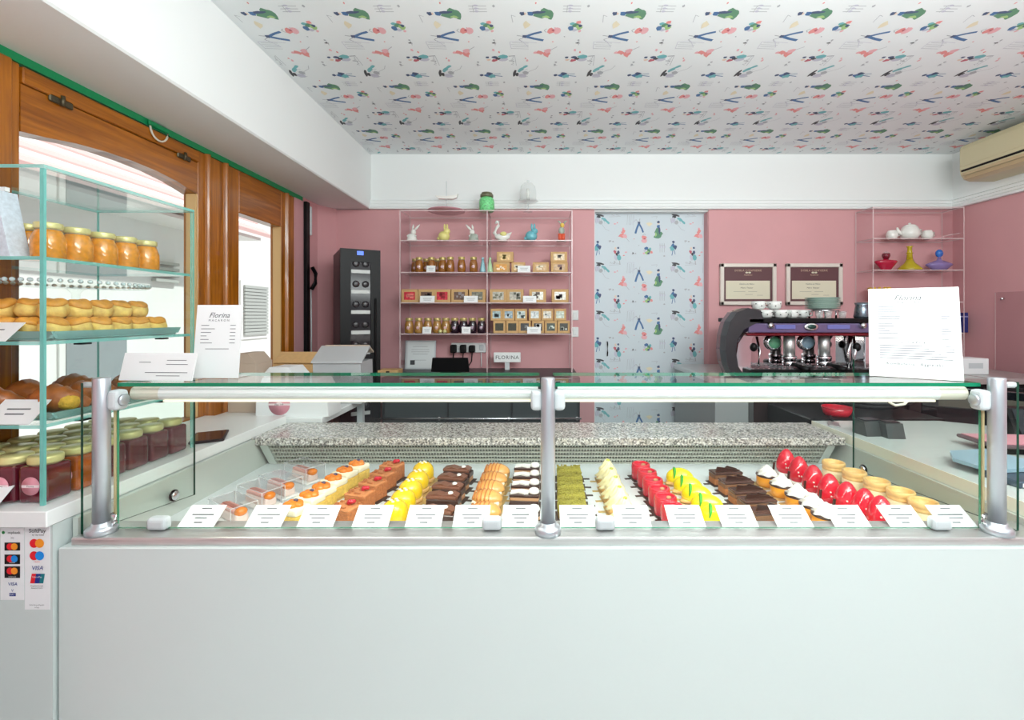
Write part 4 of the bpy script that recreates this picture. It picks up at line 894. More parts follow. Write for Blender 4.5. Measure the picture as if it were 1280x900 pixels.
B().tube([(-.034, 0, .034), (-.052, 0, .055), (-.040, 0, .085), (-.022, 0, .105), (-.024, 0, .126), (-.036, 0, .128), (-.046, 0, .116)], [.014, .012, .010, .009, .010, .010, .003], WC, 10).build('neck', sw)
B().tube([(.02, 0, .036), (.045, 0, .046), (.060, 0, .060)], [.016, .010, .002], WC, 8).build('tail', sw); B().ball((.008, -.024, .046), (.022, .006, .014), YC, 10, 6).build('wing', sw)
dr = figurine('deer_figurine', 702, 'orange trousered deer figurine at the right end of the second shelf', WC)
for q in (-1, 1): B().tube([(q*.010, 0, .004), (q*.011, 0, .05)], [.011, .013], mat('orange_trousers', (226, 96, 66), .5), 10).build('leg', dr)
B().box((0, 0, .003), (.06, .04, .006), GC, .002, 1).build('base', dr); B().ball((0, 0, .070), (.020, .015, .026), GC, 14, 7).build('torso', dr); hd = B().ball((.004, -.004, .104), (.014, .015, .015), SPONGE, 12, 7).build('head', dr)
for q in (-1, 1): B().tube([(.004+q*.008, 0, .114), (.004+q*.020, 0, .130), (.004+q*.030, 0, .132)], [.005, .005, .002], GC, 7).build('ear', hd)
# small jars
AMB = mat('amber_honey', (150, 92, 30), .12, coat=.6, var=.15, scale=60); AMB2 = mat('amber_pale', (170, 124, 62), .12, coat=.6, var=.15, scale=60); DJ = mat('blackberry', (40, 22, 34), .1, coat=.6); LBP = mat('pale_label', (236, 196, 196), .6); LBD = mat('lilac_label', (196, 172, 190), .6)
CLOTH = mat('gold_cap', (196, 176, 110), .35, .4)
j1 = round_jar('honey_jar', .026, .098, AMB, CLOTH, LBP); f = [True]
for i, (px, D) in enumerate([(524, 2.92), (539.5, 2.92), (553.5, 2.92), (563, 2.90), (577, 2.90), (592, 2.90), (519, 3.0), (533, 3.0), (547, 3.0)]):
    w = (NTH[i]+' from the left in the front row') if i < 6 else (NTH[i-6]+' from the left in the back row')
    place(j1, f, (X(px, D), D, LV[2]+.0005), 0, 'small amber honey jar on the third shelf, '+w, 'honey jars on the third shelf')
j2 = round_jar('pale_preserve_jar', .030, .098, AMB2, CLOTH, LBP); f = [True]
for i, px in enumerate((511.5, 523.5, 535, 546.5, 557.5)): place(j2, f, onshelf(4, px, 2.92), 0, 'pale amber preserve jar on the fifth shelf, '+NTH[i]+' from the left', 'pale preserve jars on the fifth shelf', (.95, .95, 1))
j3 = round_jar('dark_preserve_jar', .030, .098, DJ, CLOTH, LBD); f = [True]
for i, px in enumerate((568.5, 579.5, 590.5, 602)): place(j3, f, onshelf(4, px, 2.92), 0, 'dark preserve jar with a lilac label on the fifth shelf, '+NTH[i]+' from the left', 'dark preserve jars on the fifth shelf', (.95, .95, 1))
for i, px in enumerate((550.5, 556)):
    t = thing('gold_bauble', 'tiny gold ball in front of the pale preserve jars, '+('left' if i == 0 else 'right')+' of two', 'bauble', onshelf(4, px, 2.878)); B().ball((0, 0, .013), (.0125, .0125, .013), GOLD, 12, 7).build('ball', t); B().lathe([(.004, .024), (.004, .029)], GOLD, 8).build('cap', t); t['group'] = 'gold balls on the fifth shelf'
for px, c, lab in ((603.5, (150, 196, 206), 'pale blue cone shaped bottle left of the shelf divider'), (612.5, (178, 214, 170), 'pale green cone shaped bottle right of the shelf divider')):
    t = thing('cone_bottle', lab, 'bottle', onshelf(2, px, 2.90)); m = mat(lab[:9], c, .3)
    B().lathe([(.019, 0), (.020, .006), (.012, .05), (.007, .078)], m, 16).build('body', t); B().lathe([(.008, .078), (.009, .092), (0, .098)], m, 12).build('stopper', t)
# kraft sweet boxes with windows
def sweet_box(px, lv, w, h, c, lab, grp, z=0, D=2.93, accent=None):
    t = thing('sweet_box', lab, 'box', onshelf(lv, px, D)+Vector((0, 0, z)), 0, grp)
    B().span((-w/2, w/2), (-.02, .04), (0, h), KRAFT, .002, 1).build('carton', t)
    win_ = B().span((-w*.33, w*.33), (-.0208, -.0195), (h*.2, h*.8), mat('sweets_%d_%d_%d' % c, c, .3, coat=.4, var=.35, scale=80)).build('window', t)
    if accent:
        b = B()
        for k in range(4): b.box((rr.uniform(-w*.22, w*.22), -.0216, h*rr.uniform(.32, .68)), (w*rr.uniform(.1, .25), .0016, h*rr.uniform(.1, .25)), mat('sweet_piece_%d_%d_%d' % accent, accent, .4))
        b.build('sweets', t)
    return t
RED = (204, 50, 66); BRN = (112, 84, 70); GRY = (190, 186, 172); PALE = (222, 220, 206); DRK = (58, 56, 36); TEA = (170, 196, 198)
for i, (px, c, a, lb) in enumerate([(513, RED, (240, 130, 120), 'with red sweets, at the left end'), (534, BRN, (60, 40, 36), 'with dark brown sweets behind the first card'), (553.5, RED, (150, 30, 40), 'with red sweets, right of the first card'), (575, BRN, (150, 140, 140), 'with grey brown sweets beside the second card'), (597, (120, 118, 104), (180, 176, 160), 'with grey sweets behind the second card'),
        (623, GRY, (120, 120, 100), 'with pale sweets just right of the divider'), (644, GRY, (90, 90, 76), 'with pale striped sweets left of the right hand card'), (672, PALE, (96, 80, 70), 'with white sweets right of the right hand card'), (700, PALE, (70, 44, 52), 'with white and dark sweets, at the right end')]):
    sweet_box(px, 3, .106 if px < 610 else .108, .085, c, 'kraft box '+lb+' of the fourth shelf', 'kraft sweet boxes on the fourth shelf', 0, 2.93, a)
for px, w, z, c, a, lb in [(627, .106, 0, (226, 160, 70), (250, 230, 200), 'lower left'), (648, .088, 0, (222, 190, 140), (250, 240, 220), 'behind the white card'), (676, .104, 0, (206, 170, 120), (240, 226, 196), 'right of the white card'), (699, .108, 0, (190, 150, 100), (110, 70, 60), 'lower right'),
        (631.5, .106, .0665, (226, 190, 130), (130, 110, 40), 'topmost at the left'), (698.5, .106, .0665, (216, 190, 150), (100, 86, 76), 'topmost at the right')]:
    sweet_box(px, 2, w, .066, c, 'kraft box of mixed sweets on the third shelf, '+lb, 'kraft sweet boxes on the third shelf', z, 2.93, a)
for i, px in enumerate((624.5, 640.5, 656, 672.5, 688.5, 704.5)):
    sweet_box(px, 4, .079, .080, (DRK, DRK, (60, 60, 60), (50, 44, 44), (70, 80, 70), (60, 60, 50))[i], 'square kraft box in the lower row of the fifth shelf, '+NTH[i]+' from the left', 'square kraft boxes on the fifth shelf', 0, 2.93, (None, None, (230, 230, 230), (220, 220, 216), (226, 236, 226), (226, 236, 226))[i])
for i, px in enumerate((621, 636, 651.5, 668.5, 684, 700)):
    sweet_box(px, 4, .077, .076, (TEA, (150, 176, 190), (200, 214, 210), (214, 224, 222), (220, 214, 200), (196, 206, 190))[i], 'square kraft box in the upper row of the fifth shelf, '+NTH[i]+' from the left', 'square kraft boxes on the fifth shelf', .0805, 2.93, ((70, 80, 84), (220, 230, 232), (80, 100, 100), (236, 240, 240), (240, 240, 236), (230, 240, 230))[i])
for lv, px, w, lab in ((2, 538.5, .056, 'small white price card in front of the honey jars'), (2, 655, .08, 'white price card in front of the mixed sweet boxes'), (3, 534, .092, 'white price card in front of the red and brown sweet boxes'), (3, 588.5, .088, 'white price card in front of the grey sweet boxes'), (3, 662, .084, 'white price card in front of the pale sweet boxes'),
        (4, 533.5, .056, 'small white price card in front of the pale preserve jars'), (4, 582.5, .056, 'small white price card in front of the dark preserve jars'), (4, 667.5, .086, 'white price card in front of the square kraft boxes')):
    t = card(w, .042, [(0, .6, .6), (0, .35, .5)], -.2); t.location = onshelf(lv, px, 2.878); t['label'] = lab; t['group'] = 'price cards on the acrylic shelves'
# below the shelves
fp = thing('framed_sheet', 'pale framed sheet leaning on the pink wall below the shelves', 'picture', (X(525, 3.03), 3.03, ZB), 0)
M = Matrix.Rotation(-.12, 4, 'X'); wq, hq = .205, .192
B().box((0, 0, hq/2), (wq, .008, hq), SILV, .002, 1, M).build('frame', fp); B().box((0, -.0045, hq/2), (wq-.02, .001, hq-.02), mat('pale_sheet', (226, 232, 232), .5), M=M).build('sheet', fp)
b = B(); bars(b, M @ facing((0, -.0052, 0)), [(-.05, .05, .15), (-.06, .06, .13), (-.06, .06, .115), (-.05, .05, .10), (-.04, .04, .06)]); b.box((-.05, -.0058, .045), (.03, .0008, .03), INK, M=M); b.build('print', fp)
so = thing('socket_strip', 'white four gang socket strip with three black plugs on the pink wall', 'socket', (X(586, 3.1), 3.1, Z(434.5, 3.1)))
B().box((0, 0, 0), (.236, .018, .066), WHITE, .004, 2).build('plate', so)
for k, px in enumerate((568, 580, 591)):
    x = X(px, 3.1)-X(586, 3.1); p = B().box((x, -.032, -.006), (.040, .046, .056-.008*(k == 2)), BLACK, .008, 2).build('plug', so)
    B().tube([(x, -.032, -.032), (x-.004, -.03, -.09), (x+(-.01, .02, -.03)[k], -.02, -.128)], .004, BLACK).build('cord', p)
B().box((X(602, 3.1)-X(586, 3.1), -.010, .002), (.03, .004, .036), SILV, .003, 1).build('socket_face', so)
B().tube([(.085, -.008, -.034), (.087, -.01, -.13)], .003, PAPER).build('white_cord', so)
mn = thing('black_monitor', 'black back of a till monitor on the rear counter', 'monitor', (X(563, 2.75), 2.75, ZB))
M = Matrix.Rotation(.15, 4, 'X'); B().prism([(-.115, .02), (.115, .02), (.108, .105), (-.104, .105)], -.008, .008, BLACK, 'xz', M).build('screen', mn); B().box((0, .01, .010), (.12, .08, .02), BLACK, .004, 1).build('foot', mn)
ns = thing('name_sign', 'small white sign with grey capitals below the kraft boxes', 'sign', (X(634, 3.0), 3.0, ZB))
B().box((0, 0, .082), (.178, .008, .066), WHITE, .003, 1).build('panel', ns); B().box((0, .012, .025), (.03, .016, .05), SILV).build('foot', ns)
b = B(); text(b, 'FLORINA', .034, INK, facing((0, -.0046, .081)), spacing=1.15); b.build('lettering', ns)
cb = thing('small_carton', 'small brown carton beside the wine cooler on the rear counter', 'box', (X(488, 2.74), 2.74, ZB)); B().span((-.06, .06), (-.05, .05), (0, .035), KRAFT, .002, 1).build('carton', cb); B().box((0, -.0505, .02), (.02, .001, .02), CH1).build('mark', cb)
for py, lab in ((394, 'upper white light switch beside the acrylic shelves'), (415, 'lower white light switch beside the acrylic shelves')):
    t = thing('light_switch', lab, 'switch', (X(718.5, 3.105), 3.105, Z(py, 3.105))); B().box((0, 0, 0), (.05, .012, .068), WHITE, .004, 2).build('plate', t); B().box((0, -.008, 0), (.024, .006, .04), WHITE, .002, 1, Matrix.Rotation(.06, 4, 'X')).build('rocker', t)
# diplomas
MAR = mat('maroon_mount', (98, 62, 66), .5); DIP = mat('certificate_paper', (222, 216, 192), .5); FRA = mat('champagne_frame', (226, 218, 208), .4, .1)
for k, (px, lab) in enumerate(((934.5, 'left framed certificate with maroon mount above the coffee machine'), (1017, 'right framed certificate with maroon mount above the coffee machine'))):
    w, h = 70*3.1/F, 52*3.1/F
    t = thing('framed_certificate', lab, 'certificate', (X(px, 3.10), 3.095, Z(355.5, 3.1)), 0, 'framed certificates on the pink wall'); fw = .026
    b = B().span((-w/2, w/2), (-.012, .012), (h/2-fw, h/2), FRA, .004, 1).span((-w/2, w/2), (-.012, .012), (-h/2, -h/2+fw), FRA, .004, 1).span((-w/2, -w/2+fw), (-.012, .012), (-h/2, h/2), FRA, .004, 1).span((w/2-fw, w/2), (-.012, .012), (-h/2, h/2), FRA, .004, 1); b.build('frame', t)
    B().box((0, .0, 0), (w-2*fw, .004, h-2*fw), MAR).build('mount', t); c = B().box((-.002, -.0025, -.038), (w-2*fw-.030, .002, .125), DIP).build('certificate', t)
    b = B(); GT_ = mat('gilt_lettering', (206, 176, 150), .5); M = facing((0, -.0026, 0))
    text(b, 'DOBLA CONFISERIE', .019, GT_, T_(M, 0, h/2-fw-.022), spacing=1.1); text(b, 'Academie', .014, GT_, T_(M, 0, h/2-fw-.052), shear=.2)
    for q in (-1, 1): b.ball((q*.010, -.0035, h/2-fw-.036), (.010, .0006, .006), DIP, 8, 5)
    b.build('gilt_print', t); b = B(); M = facing((0, -.0041, 0))
    text(b, 'Diplôme de Maître', .013, INK, T_(M, -.01, .002), shear=.2); text(b, 'Maître  Pâtissier', .013, CH1, T_(M, -.01, -.024), shear=.2); bars(b, M, [(-.10, -.02, -.05), (.0, .06, -.05), (.06, .1, -.075), (-.02, .03, -.07)]); b.build('print', c)
# right acrylic shelves and their ornaments
RY0, RY1 = 2.94, 3.10; RS = F/RY0
RV = [CZ+(PY-y)/RS for y in (258.5, 297.5, 337, 377, 416)]
acrylic('acrylic_corner_shelves', 'clear acrylic shelves with coloured bottles in the right rear corner', [X(1091.5, RY0), X(1205, RY0)], RY0, RY1, ZR+.001, RV, RV[0])
def rs(lv, px, D=3.0): return Vector((X(px, D), D, RV[lv]+.0005))
def pot(px, lab, r, h, spout):
    t = thing('white_teapot' if spout else 'white_cup', lab, 'teapot' if spout else 'cup', rs(1, px))
    B().lathe([(r*.55, 0), (r*.75, h*.05), (r, h*.35), (r*.98, h*.55), (r*.75, h*.85), (r*.7, h*.9)], WC, 24).build('body', t)
    if spout:
        B().lathe([(r*.7, h*.9), (r*.5, h*1.02), (.006, h*1.08), (.009, h*1.16), (0, h*1.2)], WC, 20).build('lid', t)
        B().tube([(-r*.9, 0, h*.35), (-r*1.3, 0, h*.6), (-r*1.42, 0, h*.85)], [.014, .010, .006], WC, 8).build('spout', t)
        B().tube([(r*.85, 0, h*.3), (r*1.35, 0, h*.4), (r*1.38, 0, h*.68), (r*.85, 0, h*.75)], .006, WC, 8).build('handle', t)
    else: B().tube([(r*.9*spout if spout else r*.9, 0, h*.3), (r*1.4, 0, h*.4), (r*1.35, 0, h*.7), (r*.8, 0, h*.75)], .005, WC, 8).build('handle', t)
pot(1115, 'white cup left of the white teapot on the corner shelves', .034, .064, 0); pot(1159, 'white cup right of the white teapot on the corner shelves', .034, .064, 0); pot(1137, 'round white teapot between two cups on the corner shelves', .058, .092, 1)
gp = thing('glass_leaf_dish', 'clear glass leaf dish right of the white cups', 'dish', rs(1, 1182, 3.0)); B().prism([(-.05, .0), (.04, .0), (.058, .032), (.0, .022), (-.055, .012)], -.04, .04, PLA, 'xz').build('dish', gp); B().tube([(-.05, -.04, .014), (0, -.04, .024), (.056, -.04, .033)], .003, GBELL).build('rim', gp)
def cmat(n, c): return mat(n, c, .06, coat=.6, alpha=.86)
rb = thing('red_perfume_bottle', 'ruby red wide glass bottle on the corner shelves', 'bottle', rs(2, 1107.5)); m = cmat('ruby_glass', (196, 20, 62))
B().lathe([(.028, 0), (.034, .008), (.06, .040), (.073, .056), (.068, .064), (.018, .070), (.016, .076)], m, 28, sc=(1, .55)).build('body', rb); B().lathe([(.016, .076), (.024, .096), (.022, .112), (.010, .104), (0, .104)], cmat('ruby_dark', (120, 10, 36)), 18).build('neck', rb); B().lathe([(.008, .104), (.018, .118), (0, .126)], GBELL, 12).build('stopper', rb)
yb = thing('yellow_carafe', 'olive yellow long necked glass carafe on the corner shelves', 'bottle', rs(2, 1137)); m = cmat('olive_glass', (196, 176, 14))
B().lathe([(.066, 0), (.070, .006), (.052, .028), (.030, .048), (.018, .075)], m, 28).build('body', yb); B().lathe([(.018, .075), (.014, .12), (.013, .150), (.020, .158), (.016, .160), (0, .156)], m, 20).build('neck', yb); B().lathe([(.018, .11), (.019, .114), (.018, .118)], m, 16).build('neck_ring', yb)
pb = thing('violet_decanter', 'flat violet glass decanter with a blue stopper on the corner shelves', 'bottle', rs(2, 1174)); m = cmat('violet_glass', (146, 128, 186))
B().lathe([(.045, 0), (.055, .012), (.086, .034), (.083, .042), (.045, .058), (.016, .068), (.012, .082)], m, 30, sc=(1, .5)).build('body', pb); B().ball((0, 0, .112), (.022, .020, .026), cmat('blue_glass', (40, 120, 214)), 18, 9).lathe([(.009, .080), (.009, .092)], m, 12).build('stopper', pb)
yf = thing('yellow_bowl', 'yellow fluted bowl half hidden behind the drinks menu board', 'bowl', rs(3, 1099)); b = B()
for k in range(12): b.tube([(.02*math.cos(k*PI/6), .02*math.sin(k*PI/6), .004), (.045*math.cos(k*PI/6), .04*math.sin(k*PI/6), .045), (.060*math.cos(k*PI/6), .05*math.sin(k*PI/6), .095)], [.010, .014, .008], mat('amber_bowl', (226, 178, 60), .3, coat=.3), 7)
b.build('petals', yf); B().lathe([(.025, 0), (.028, .006), (.012, .012)], mat('amber_bowl', (226, 178, 60)), 16).build('foot', yf)
bx = thing('blue_box', 'dark blue box at the right end of the corner shelves', 'box', rs(4, 1194)); B().span((-.05, .05), (-.04, .04), (0, .13), mat('navy_box', (44, 50, 120), .4), .003, 1).build('carton', bx); B().span((-.05, .05), (-.0405, .0405), (.10, .108), mat('pale_band', (150, 150, 196), .4)).build('band', bx)
wbx = thing('white_carton', 'white carton on the coffee counter right of the drinks menu board', 'box', (X(1207, 2.6), 2.6, ZR)); B().span((-.075, .075), (-.06, .06), (0, .09), BXW, .004, 2).build('carton', wbx); B().box((0, -.061, .05), (.08, .001, .03), SILV).build('label_print', wbx)
# ================================================================= coffee machine
cm = thing('espresso_machine', 'chrome and dark red espresso machine with a curved black arm on the counter', 'coffee machine', (1.44, 2.6, ZR)); o = cm.location.copy()
def mp(b, n, par=cm):
    for v in b.v: v -= o
    return b.build(n, par)
DR = mat('dark_red_metal', (112, 22, 34), .18, .5, coat=.5); MIR = mat('mirror_steel', (196, 190, 192), .06, 1); PUR = mat('purple_panel', (98, 84, 120), .2, coat=.4)
def M_(px, py, D): return at(px, py, D)
mx0, mx1 = X(940, 2.45), X(1108, 2.45)
mp(B().span((mx0, mx1), (2.60, 2.86), (ZR+.02, Z(402, 2.45)), DR, .01, 2), 'body')
mp(B().span((mx0+.01, mx1-.01), (2.592, 2.599), (Z(461, 2.45), Z(419, 2.45)), MIR), 'splash_panel')
mp(B().span((mx0-.02, mx1+.02), (2.44, 2.86), (Z(403.5, 2.45), Z(398, 2.45)), BLACK, .004, 2), 'cup_rail')
tp = mp(B().span((mx0-.02, mx1+.01), (2.445, 2.599), (Z(416, 2.45), Z(404, 2.45)), PUR, .006, 2), 'control_panel')
mp(B().span((mx0-.03, mx1+.02), (2.447, 2.599), (Z(420, 2.45), Z(416.3, 2.45)), DR, .003, 1), 'red_trim')
for x0, x1 in ((969, 994), (1034, 1062)): mp(B().span((X(x0, 2.445), X(x1, 2.445)), (2.440, 2.446), (Z(411.5, 2.445), Z(406, 2.445)), mat('blue_key_strip', (110, 112, 176), .25), .002, 1), 'key_strip', tp)
c = M_(1014, 408.5, 2.44); mp(B().lathe([(.034, 0), (.034, .004), (.028, .007)], CHROME, 28, M=Matrix.Translation(c) @ Matrix.Rotation(PI/2, 4, 'X') @ Matrix.Diagonal((1.15, .6, 1, 1))).lathe([(.020, .0075), (.020, .008)], mat('emblem_green', (40, 72, 66), .3), 24, M=Matrix.Translation(c) @ Matrix.Rotation(PI/2, 4, 'X') @ Matrix.Diagonal((1.15, .6, 1, 1))), 'oval_emblem', tp)
for px in (962, 1077): mp(B().lathe([(.016, 0), (.014, .022), (0, .024)], CHROME, 18, M=Matrix.Translation(M_(px, 407, 2.445)) @ Matrix.Rotation(PI/2, 4, 'X')), 'knob', tp)
arm = [(950, 388), (934, 385), (921, 390), (912, 402), (907, 420), (906, 438), (908, 454), (914, 470), (930, 470), (922, 458), (919, 440), (921, 424), (929, 412), (944, 404), (954, 402)]
mp(B().prism([(X(a, 2.45), Z(c, 2.45)) for a, c in arm], 2.44, 2.52, mat('arm_black', (40, 38, 42), .35), 'xz'), 'side_arm')
mp(B().prism([(X(a, 2.45)+.012, Z(c, 2.45)-.001) for a, c in arm], 2.521, 2.60, DR, 'xz'), 'side_shell')
mp(B().prism([(X(a, 2.45), Z(c, 2.45)) for a, c in ((924, 468), (922, 450), (925, 430), (934, 416), (948, 412), (942, 425), (940, 468))], 2.47, 2.59, CHROME, 'xz'), 'chrome_cheek')
mp(B().span((X(1084, 2.45), X(1092, 2.45)), (2.47, 2.59), (Z(468, 2.45), Z(420, 2.45)), CHROME, .006, 2), 'chrome_cheek')
dt = mp(B().span((X(935, 2.45), mx1+.02), (2.42, 2.60), (ZR+.004, Z(461, 2.45)), BLACK, .005, 2), 'drip_tray')
b = B()
for k in range(26): b.box((X(940, 2.45)+k*(mx1-X(940, 2.45))/26, 2.51, Z(460.6, 2.45)), (.008, .15, .004), CHROME)
mp(b, 'tray_grille', dt)['kind'] = 'stuff'
for px in (986.5, 1030):
    c = M_(px, 436, 2.52); g = mp(B().cyl((c.x, 2.52, Z(446, 2.52)), .029, .125, STEEL, 24).lathe([(.036, 0), (.038, .02), (.034, .026)], CHROME, 24, (c.x, 2.52, Z(446, 2.52)-.02)), 'group_head')
    h = mp(B().lathe([(.036, 0), (.036, .022), (.030, .026)], CHROME, 24, (c.x, 2.52, Z(446, 2.52)-.048)), 'portafilter', g)
    mp(B().tube([(c.x, 2.49, Z(446, 2.52)-.035), (c.x+.01, 2.43, Z(446, 2.52)-.045), (c.x+.016, 2.37, Z(446, 2.52)-.055)], [.009, .013, .015], BLACK, 12), 'portafilter', g)
    mp(B().tube([(c.x-.012, 2.515, Z(446, 2.52)-.045), (c.x-.016, 2.51, Z(446, 2.52)-.072)], .006, CHROME).tube([(c.x+.012, 2.515, Z(446, 2.52)-.045), (c.x+.016, 2.51, Z(446, 2.52)-.072)], .006, CHROME), 'spout', g)
for px, m in ((966.5, mat('green_gauge', (120, 190, 150), .2)), (1008, mat('blue_gauge', (150, 178, 196), .2))):
    mp(B().lathe([(.040, 0), (.044, .006), (.044, .012), (.036, .016)], CHROME, 28, M=Matrix.Translation(M_(px, 428, 2.585)) @ Matrix.Rotation(PI/2, 4, 'X')).lathe([(.034, .0165), (.034, .017)], m, 24, M=Matrix.Translation(M_(px, 428, 2.585)) @ Matrix.Rotation(PI/2, 4, 'X')), 'gauge')
for px, q in ((946, -1), (1067, 1)):
    a, c = M_(px, 421, 2.50), M_(px+q*-2, 458, 2.46); mp(B().tube([a, (a+c)/2+Vector((0, -.02, 0)), c], .007, CHROME), 'steam_wand')
    mp(B().ball(M_(px+q*4, 434, 2.47), (.020, .020, .024), BLACK, 12, 7), 'steam_knob')
mp(B().tube([M_(1063, 420, 2.48), M_(1062, 440, 2.47), M_(1061, 466, 2.47)], .012, CHROME, 12), 'water_spout')
for x in (mx0+.03, mx1-.05):
    for y in (2.64, 2.82): mp(B().cyl((x, y, ZR), .018, .021, BLACK, 14), 'foot')
# cups, saucers and glasses on the machine
ZM = Z(398, 2.45)+.0005
CUPM = mat('white_cup_dotted', (222, 224, 220), .3, coat=.2, var=.08, scale=60)
cu = thing('espresso_cup', '', 'cup'); B().lathe([(.020, 0), (.032, .008), (.036, .030), (.036, .046), (.033, .046), (.030, .010), (0, .006)], CUPM, 24).build('bowl', cu); B().tube([(.034, 0, .038), (.052, 0, .034), (.050, 0, .016), (.032, 0, .012)], .004, CUPM, 8).build('handle', cu)
b = B()
for k in range(8): b.ball((.0365*math.cos(k*.8), .0365*math.sin(k*.8), .02+.012*(k % 2)), (.003, .003, .003), BLACK, 6, 4)
b.build('dots', cu)
f = [True]
for i, (px, D, z) in enumerate([(938, 2.50, 0), (957, 2.50, 0), (976, 2.50, 0), (945, 2.60, 0), (965, 2.60, 0), (986, 2.60, 0), (948, 2.53, .0475), (968, 2.53, .0475), (990, 2.50, 0), (1003, 2.58, 0)]):
    place(cu, f, (X(px, D), D, ZM+z), i*1.3, 'white dotted espresso cup on the coffee machine, '+['first from the left in the front row', 'second from the left in the front row', 'third from the left in the front row', 'first from the left in the rear row', 'second from the left in the rear row', 'third from the left in the rear row', 'left one of the upper tier', 'right one of the upper tier', 'fourth from the left in the front row', 'fourth from the left in the rear row'][i], 'espresso cups on the coffee machine')
sp = thing('stacked_saucer', '', 'saucer'); B().lathe([(.045, 0), (.05, .002), (.084, .008), (.085, .0095), (.05, .005), (0, .004)], mat('saucer_green_white', (206, 218, 210), .25, coat=.3), 32).build('dish', sp); B().tube([(.085*math.cos(a*PI/12), .085*math.sin(a*PI/12), .0090) for a in range(24)], .0016, mat('saucer_rim', (120, 150, 140), .3), 5, True).build('rim', sp)
f = [True]; rackg = thing('glass_rack', 'low ring stand with shot glasses under the stack of saucers', 'stand', (X(1028, 2.55), 2.55, ZM))
B().lathe([(.08, .040), (.08, .046), (.05, .046), (.05, .040)], CHROME, 28).build('ring', rackg)
for k in range(4): B().cyl((.065*math.cos(k*PI/2+.8), .065*math.sin(k*PI/2+.8), 0), .005, .040, CHROME, 8).build('leg', rackg)
for i in range(9): place(sp, f, (X(1028, 2.55), 2.55, ZM+.0465+i*.0072), 0, 'pale green saucer in the stack on the coffee machine, '+('bottom one' if i == 0 else 'top one' if i == 8 else NTH[i]+' from the bottom'), 'stacked saucers on the coffee machine')
gl_ = thing('shot_glass', '', 'glass'); B().lathe([(.016, 0), (.020, .036), (.019, .036), (.015, .004), (0, .004)], GBELL, 16).build('cup', gl_); B().lathe([(.0205, .0362), (.0205, .038), (.019, .038)], CHROME, 16).build('rim', gl_); f = [True]
for i, (px, D) in enumerate(((1024, 2.46), (1035, 2.455), (1053, 2.47))): place(gl_, f, (X(px, D), D, ZM), 0, 'small clear shot glass on the machine, '+NTH[i]+' from the left', 'shot glasses on the coffee machine')
gm = thing('grey_jug', 'grey steel milk jug at the right end of the coffee machine', 'jug', (X(1078, 2.5), 2.5, ZM)); B().lathe([(.038, 0), (.042, .01), (.036, .05), (.032, .07), (.038, .085), (.034, .083), (0, .02)], mat('jug_steel', (120, 130, 140), .25, .8), 24).build('body', gm); B().tube([(.034, 0, .07), (.058, 0, .06), (.056, 0, .025), (.038, 0, .02)], .004, STEEL, 8).build('handle', gm)
# ================================================================= right counter goods
ZK = CZ-.452
def reader(name, lab, px, D, w, d, h, rz, m):
    t = thing(name, lab, 'card reader', (X(px, D), D, ZK), rz)
    B().prism([(-d/2, 0), (d/2, 0), (d/2, h), (-d/2+.015, h*.96)], -w/2, w/2, m, 'yz').build('body', t); B().box((0, -d/2+.012, h*.5), (w*.8, .002, h*.16), SILV).build('label_print', t); B().box((0, .008, h+.001), (w*.8, d*.6, .003), mat('keypad_dark', (34, 36, 40), .3)).build('keypad', t)
BXD = mat('charcoal_case', (62, 68, 68), .4)
reader('black_card_reader', 'dark grey box shaped card reader left of its twin on the right counter', 1087, 1.73, .082, .07, .055, .1, BXD); reader('black_card_reader', 'dark grey box shaped card reader right of its twin on the right counter', 1114, 1.69, .062, .06, .055, -.05, BXD)
rd = thing('red_dish', 'red dish at the far end of the right counter', 'dish', (X(1046, 2.06), 2.06, ZK-.0)); 
B().lathe([(.05, 0), (.055, .01), (.062, .035), (.058, .036), (.05, .012), (0, .010)], mat('red_lacquer', (196, 20, 44), .2, coat=.5), 28).build('bowl', rd); B().tube([(.061*math.cos(a*PI/12), .061*math.sin(a*PI/12), .036) for a in range(24)], .003, mat('red_lacquer', (196, 20, 44)), 6, True).build('rim', rd)
dc = thing('dark_side_cabinet', 'low black cabinet behind the right counter', 'cabinet', (1.55, 2.2, 0)); part(B().span((1.19, 1.78), (1.98, 2.35), (0, ZK), BLACK, .004, 1), 'body', dc); part(B().span((1.25, 1.76), (1.974, 1.98), (.1, ZK-.05), DKG, .002, 1), 'door', dc)
kn = thing('steel_spatula', 'steel cake spatula lying on the far corner of the right counter', 'spatula', (1.225, 1.88, ZK), -.5); B().box((0, 0, .003), (.04, .10, .003), STEEL, .001, 1).build('blade', kn); B().tube([(0, .05, .006), (0, .13, .008)], .006, BLACK).build('handle', kn)
HOSE = mat('black_hose', (30, 30, 34), .4)
hs = thing('coiled_hose', 'black coiled hose lying on the low black cabinet', 'hose', (1.58, 2.18, ZK)); B().tube([((.08+.004*k)*math.cos(k*.5), (.08+.004*k)*math.sin(k*.5), .012+.0022*k) for k in range(34)], .010, HOSE).build('coil', hs); B().cyl((-.10, -.02, 0), .016, .022, CHROME).build('coupling', hs)
gs = thing('black_glass_panel', 'tilted black glass cooktop panel leaning behind the right counter', 'panel', (0, 0, 0)); gs.location = (2.06, 1.96, ZK-.3); 
b = B().box((0, 0, .20), (.62, .02, .44), mat('black_glass', (20, 22, 26), .05, coat=.5), .003, 1); b.build('glass', gs); B().box((-.1, -.0105, .36), (.30, .002, .05), mat('dim_reflection', (84, 80, 70), .4)).build('reflection_strip', gs); gs.rotation_euler.z = -.62  # paler strip on the glass is a painted reflection
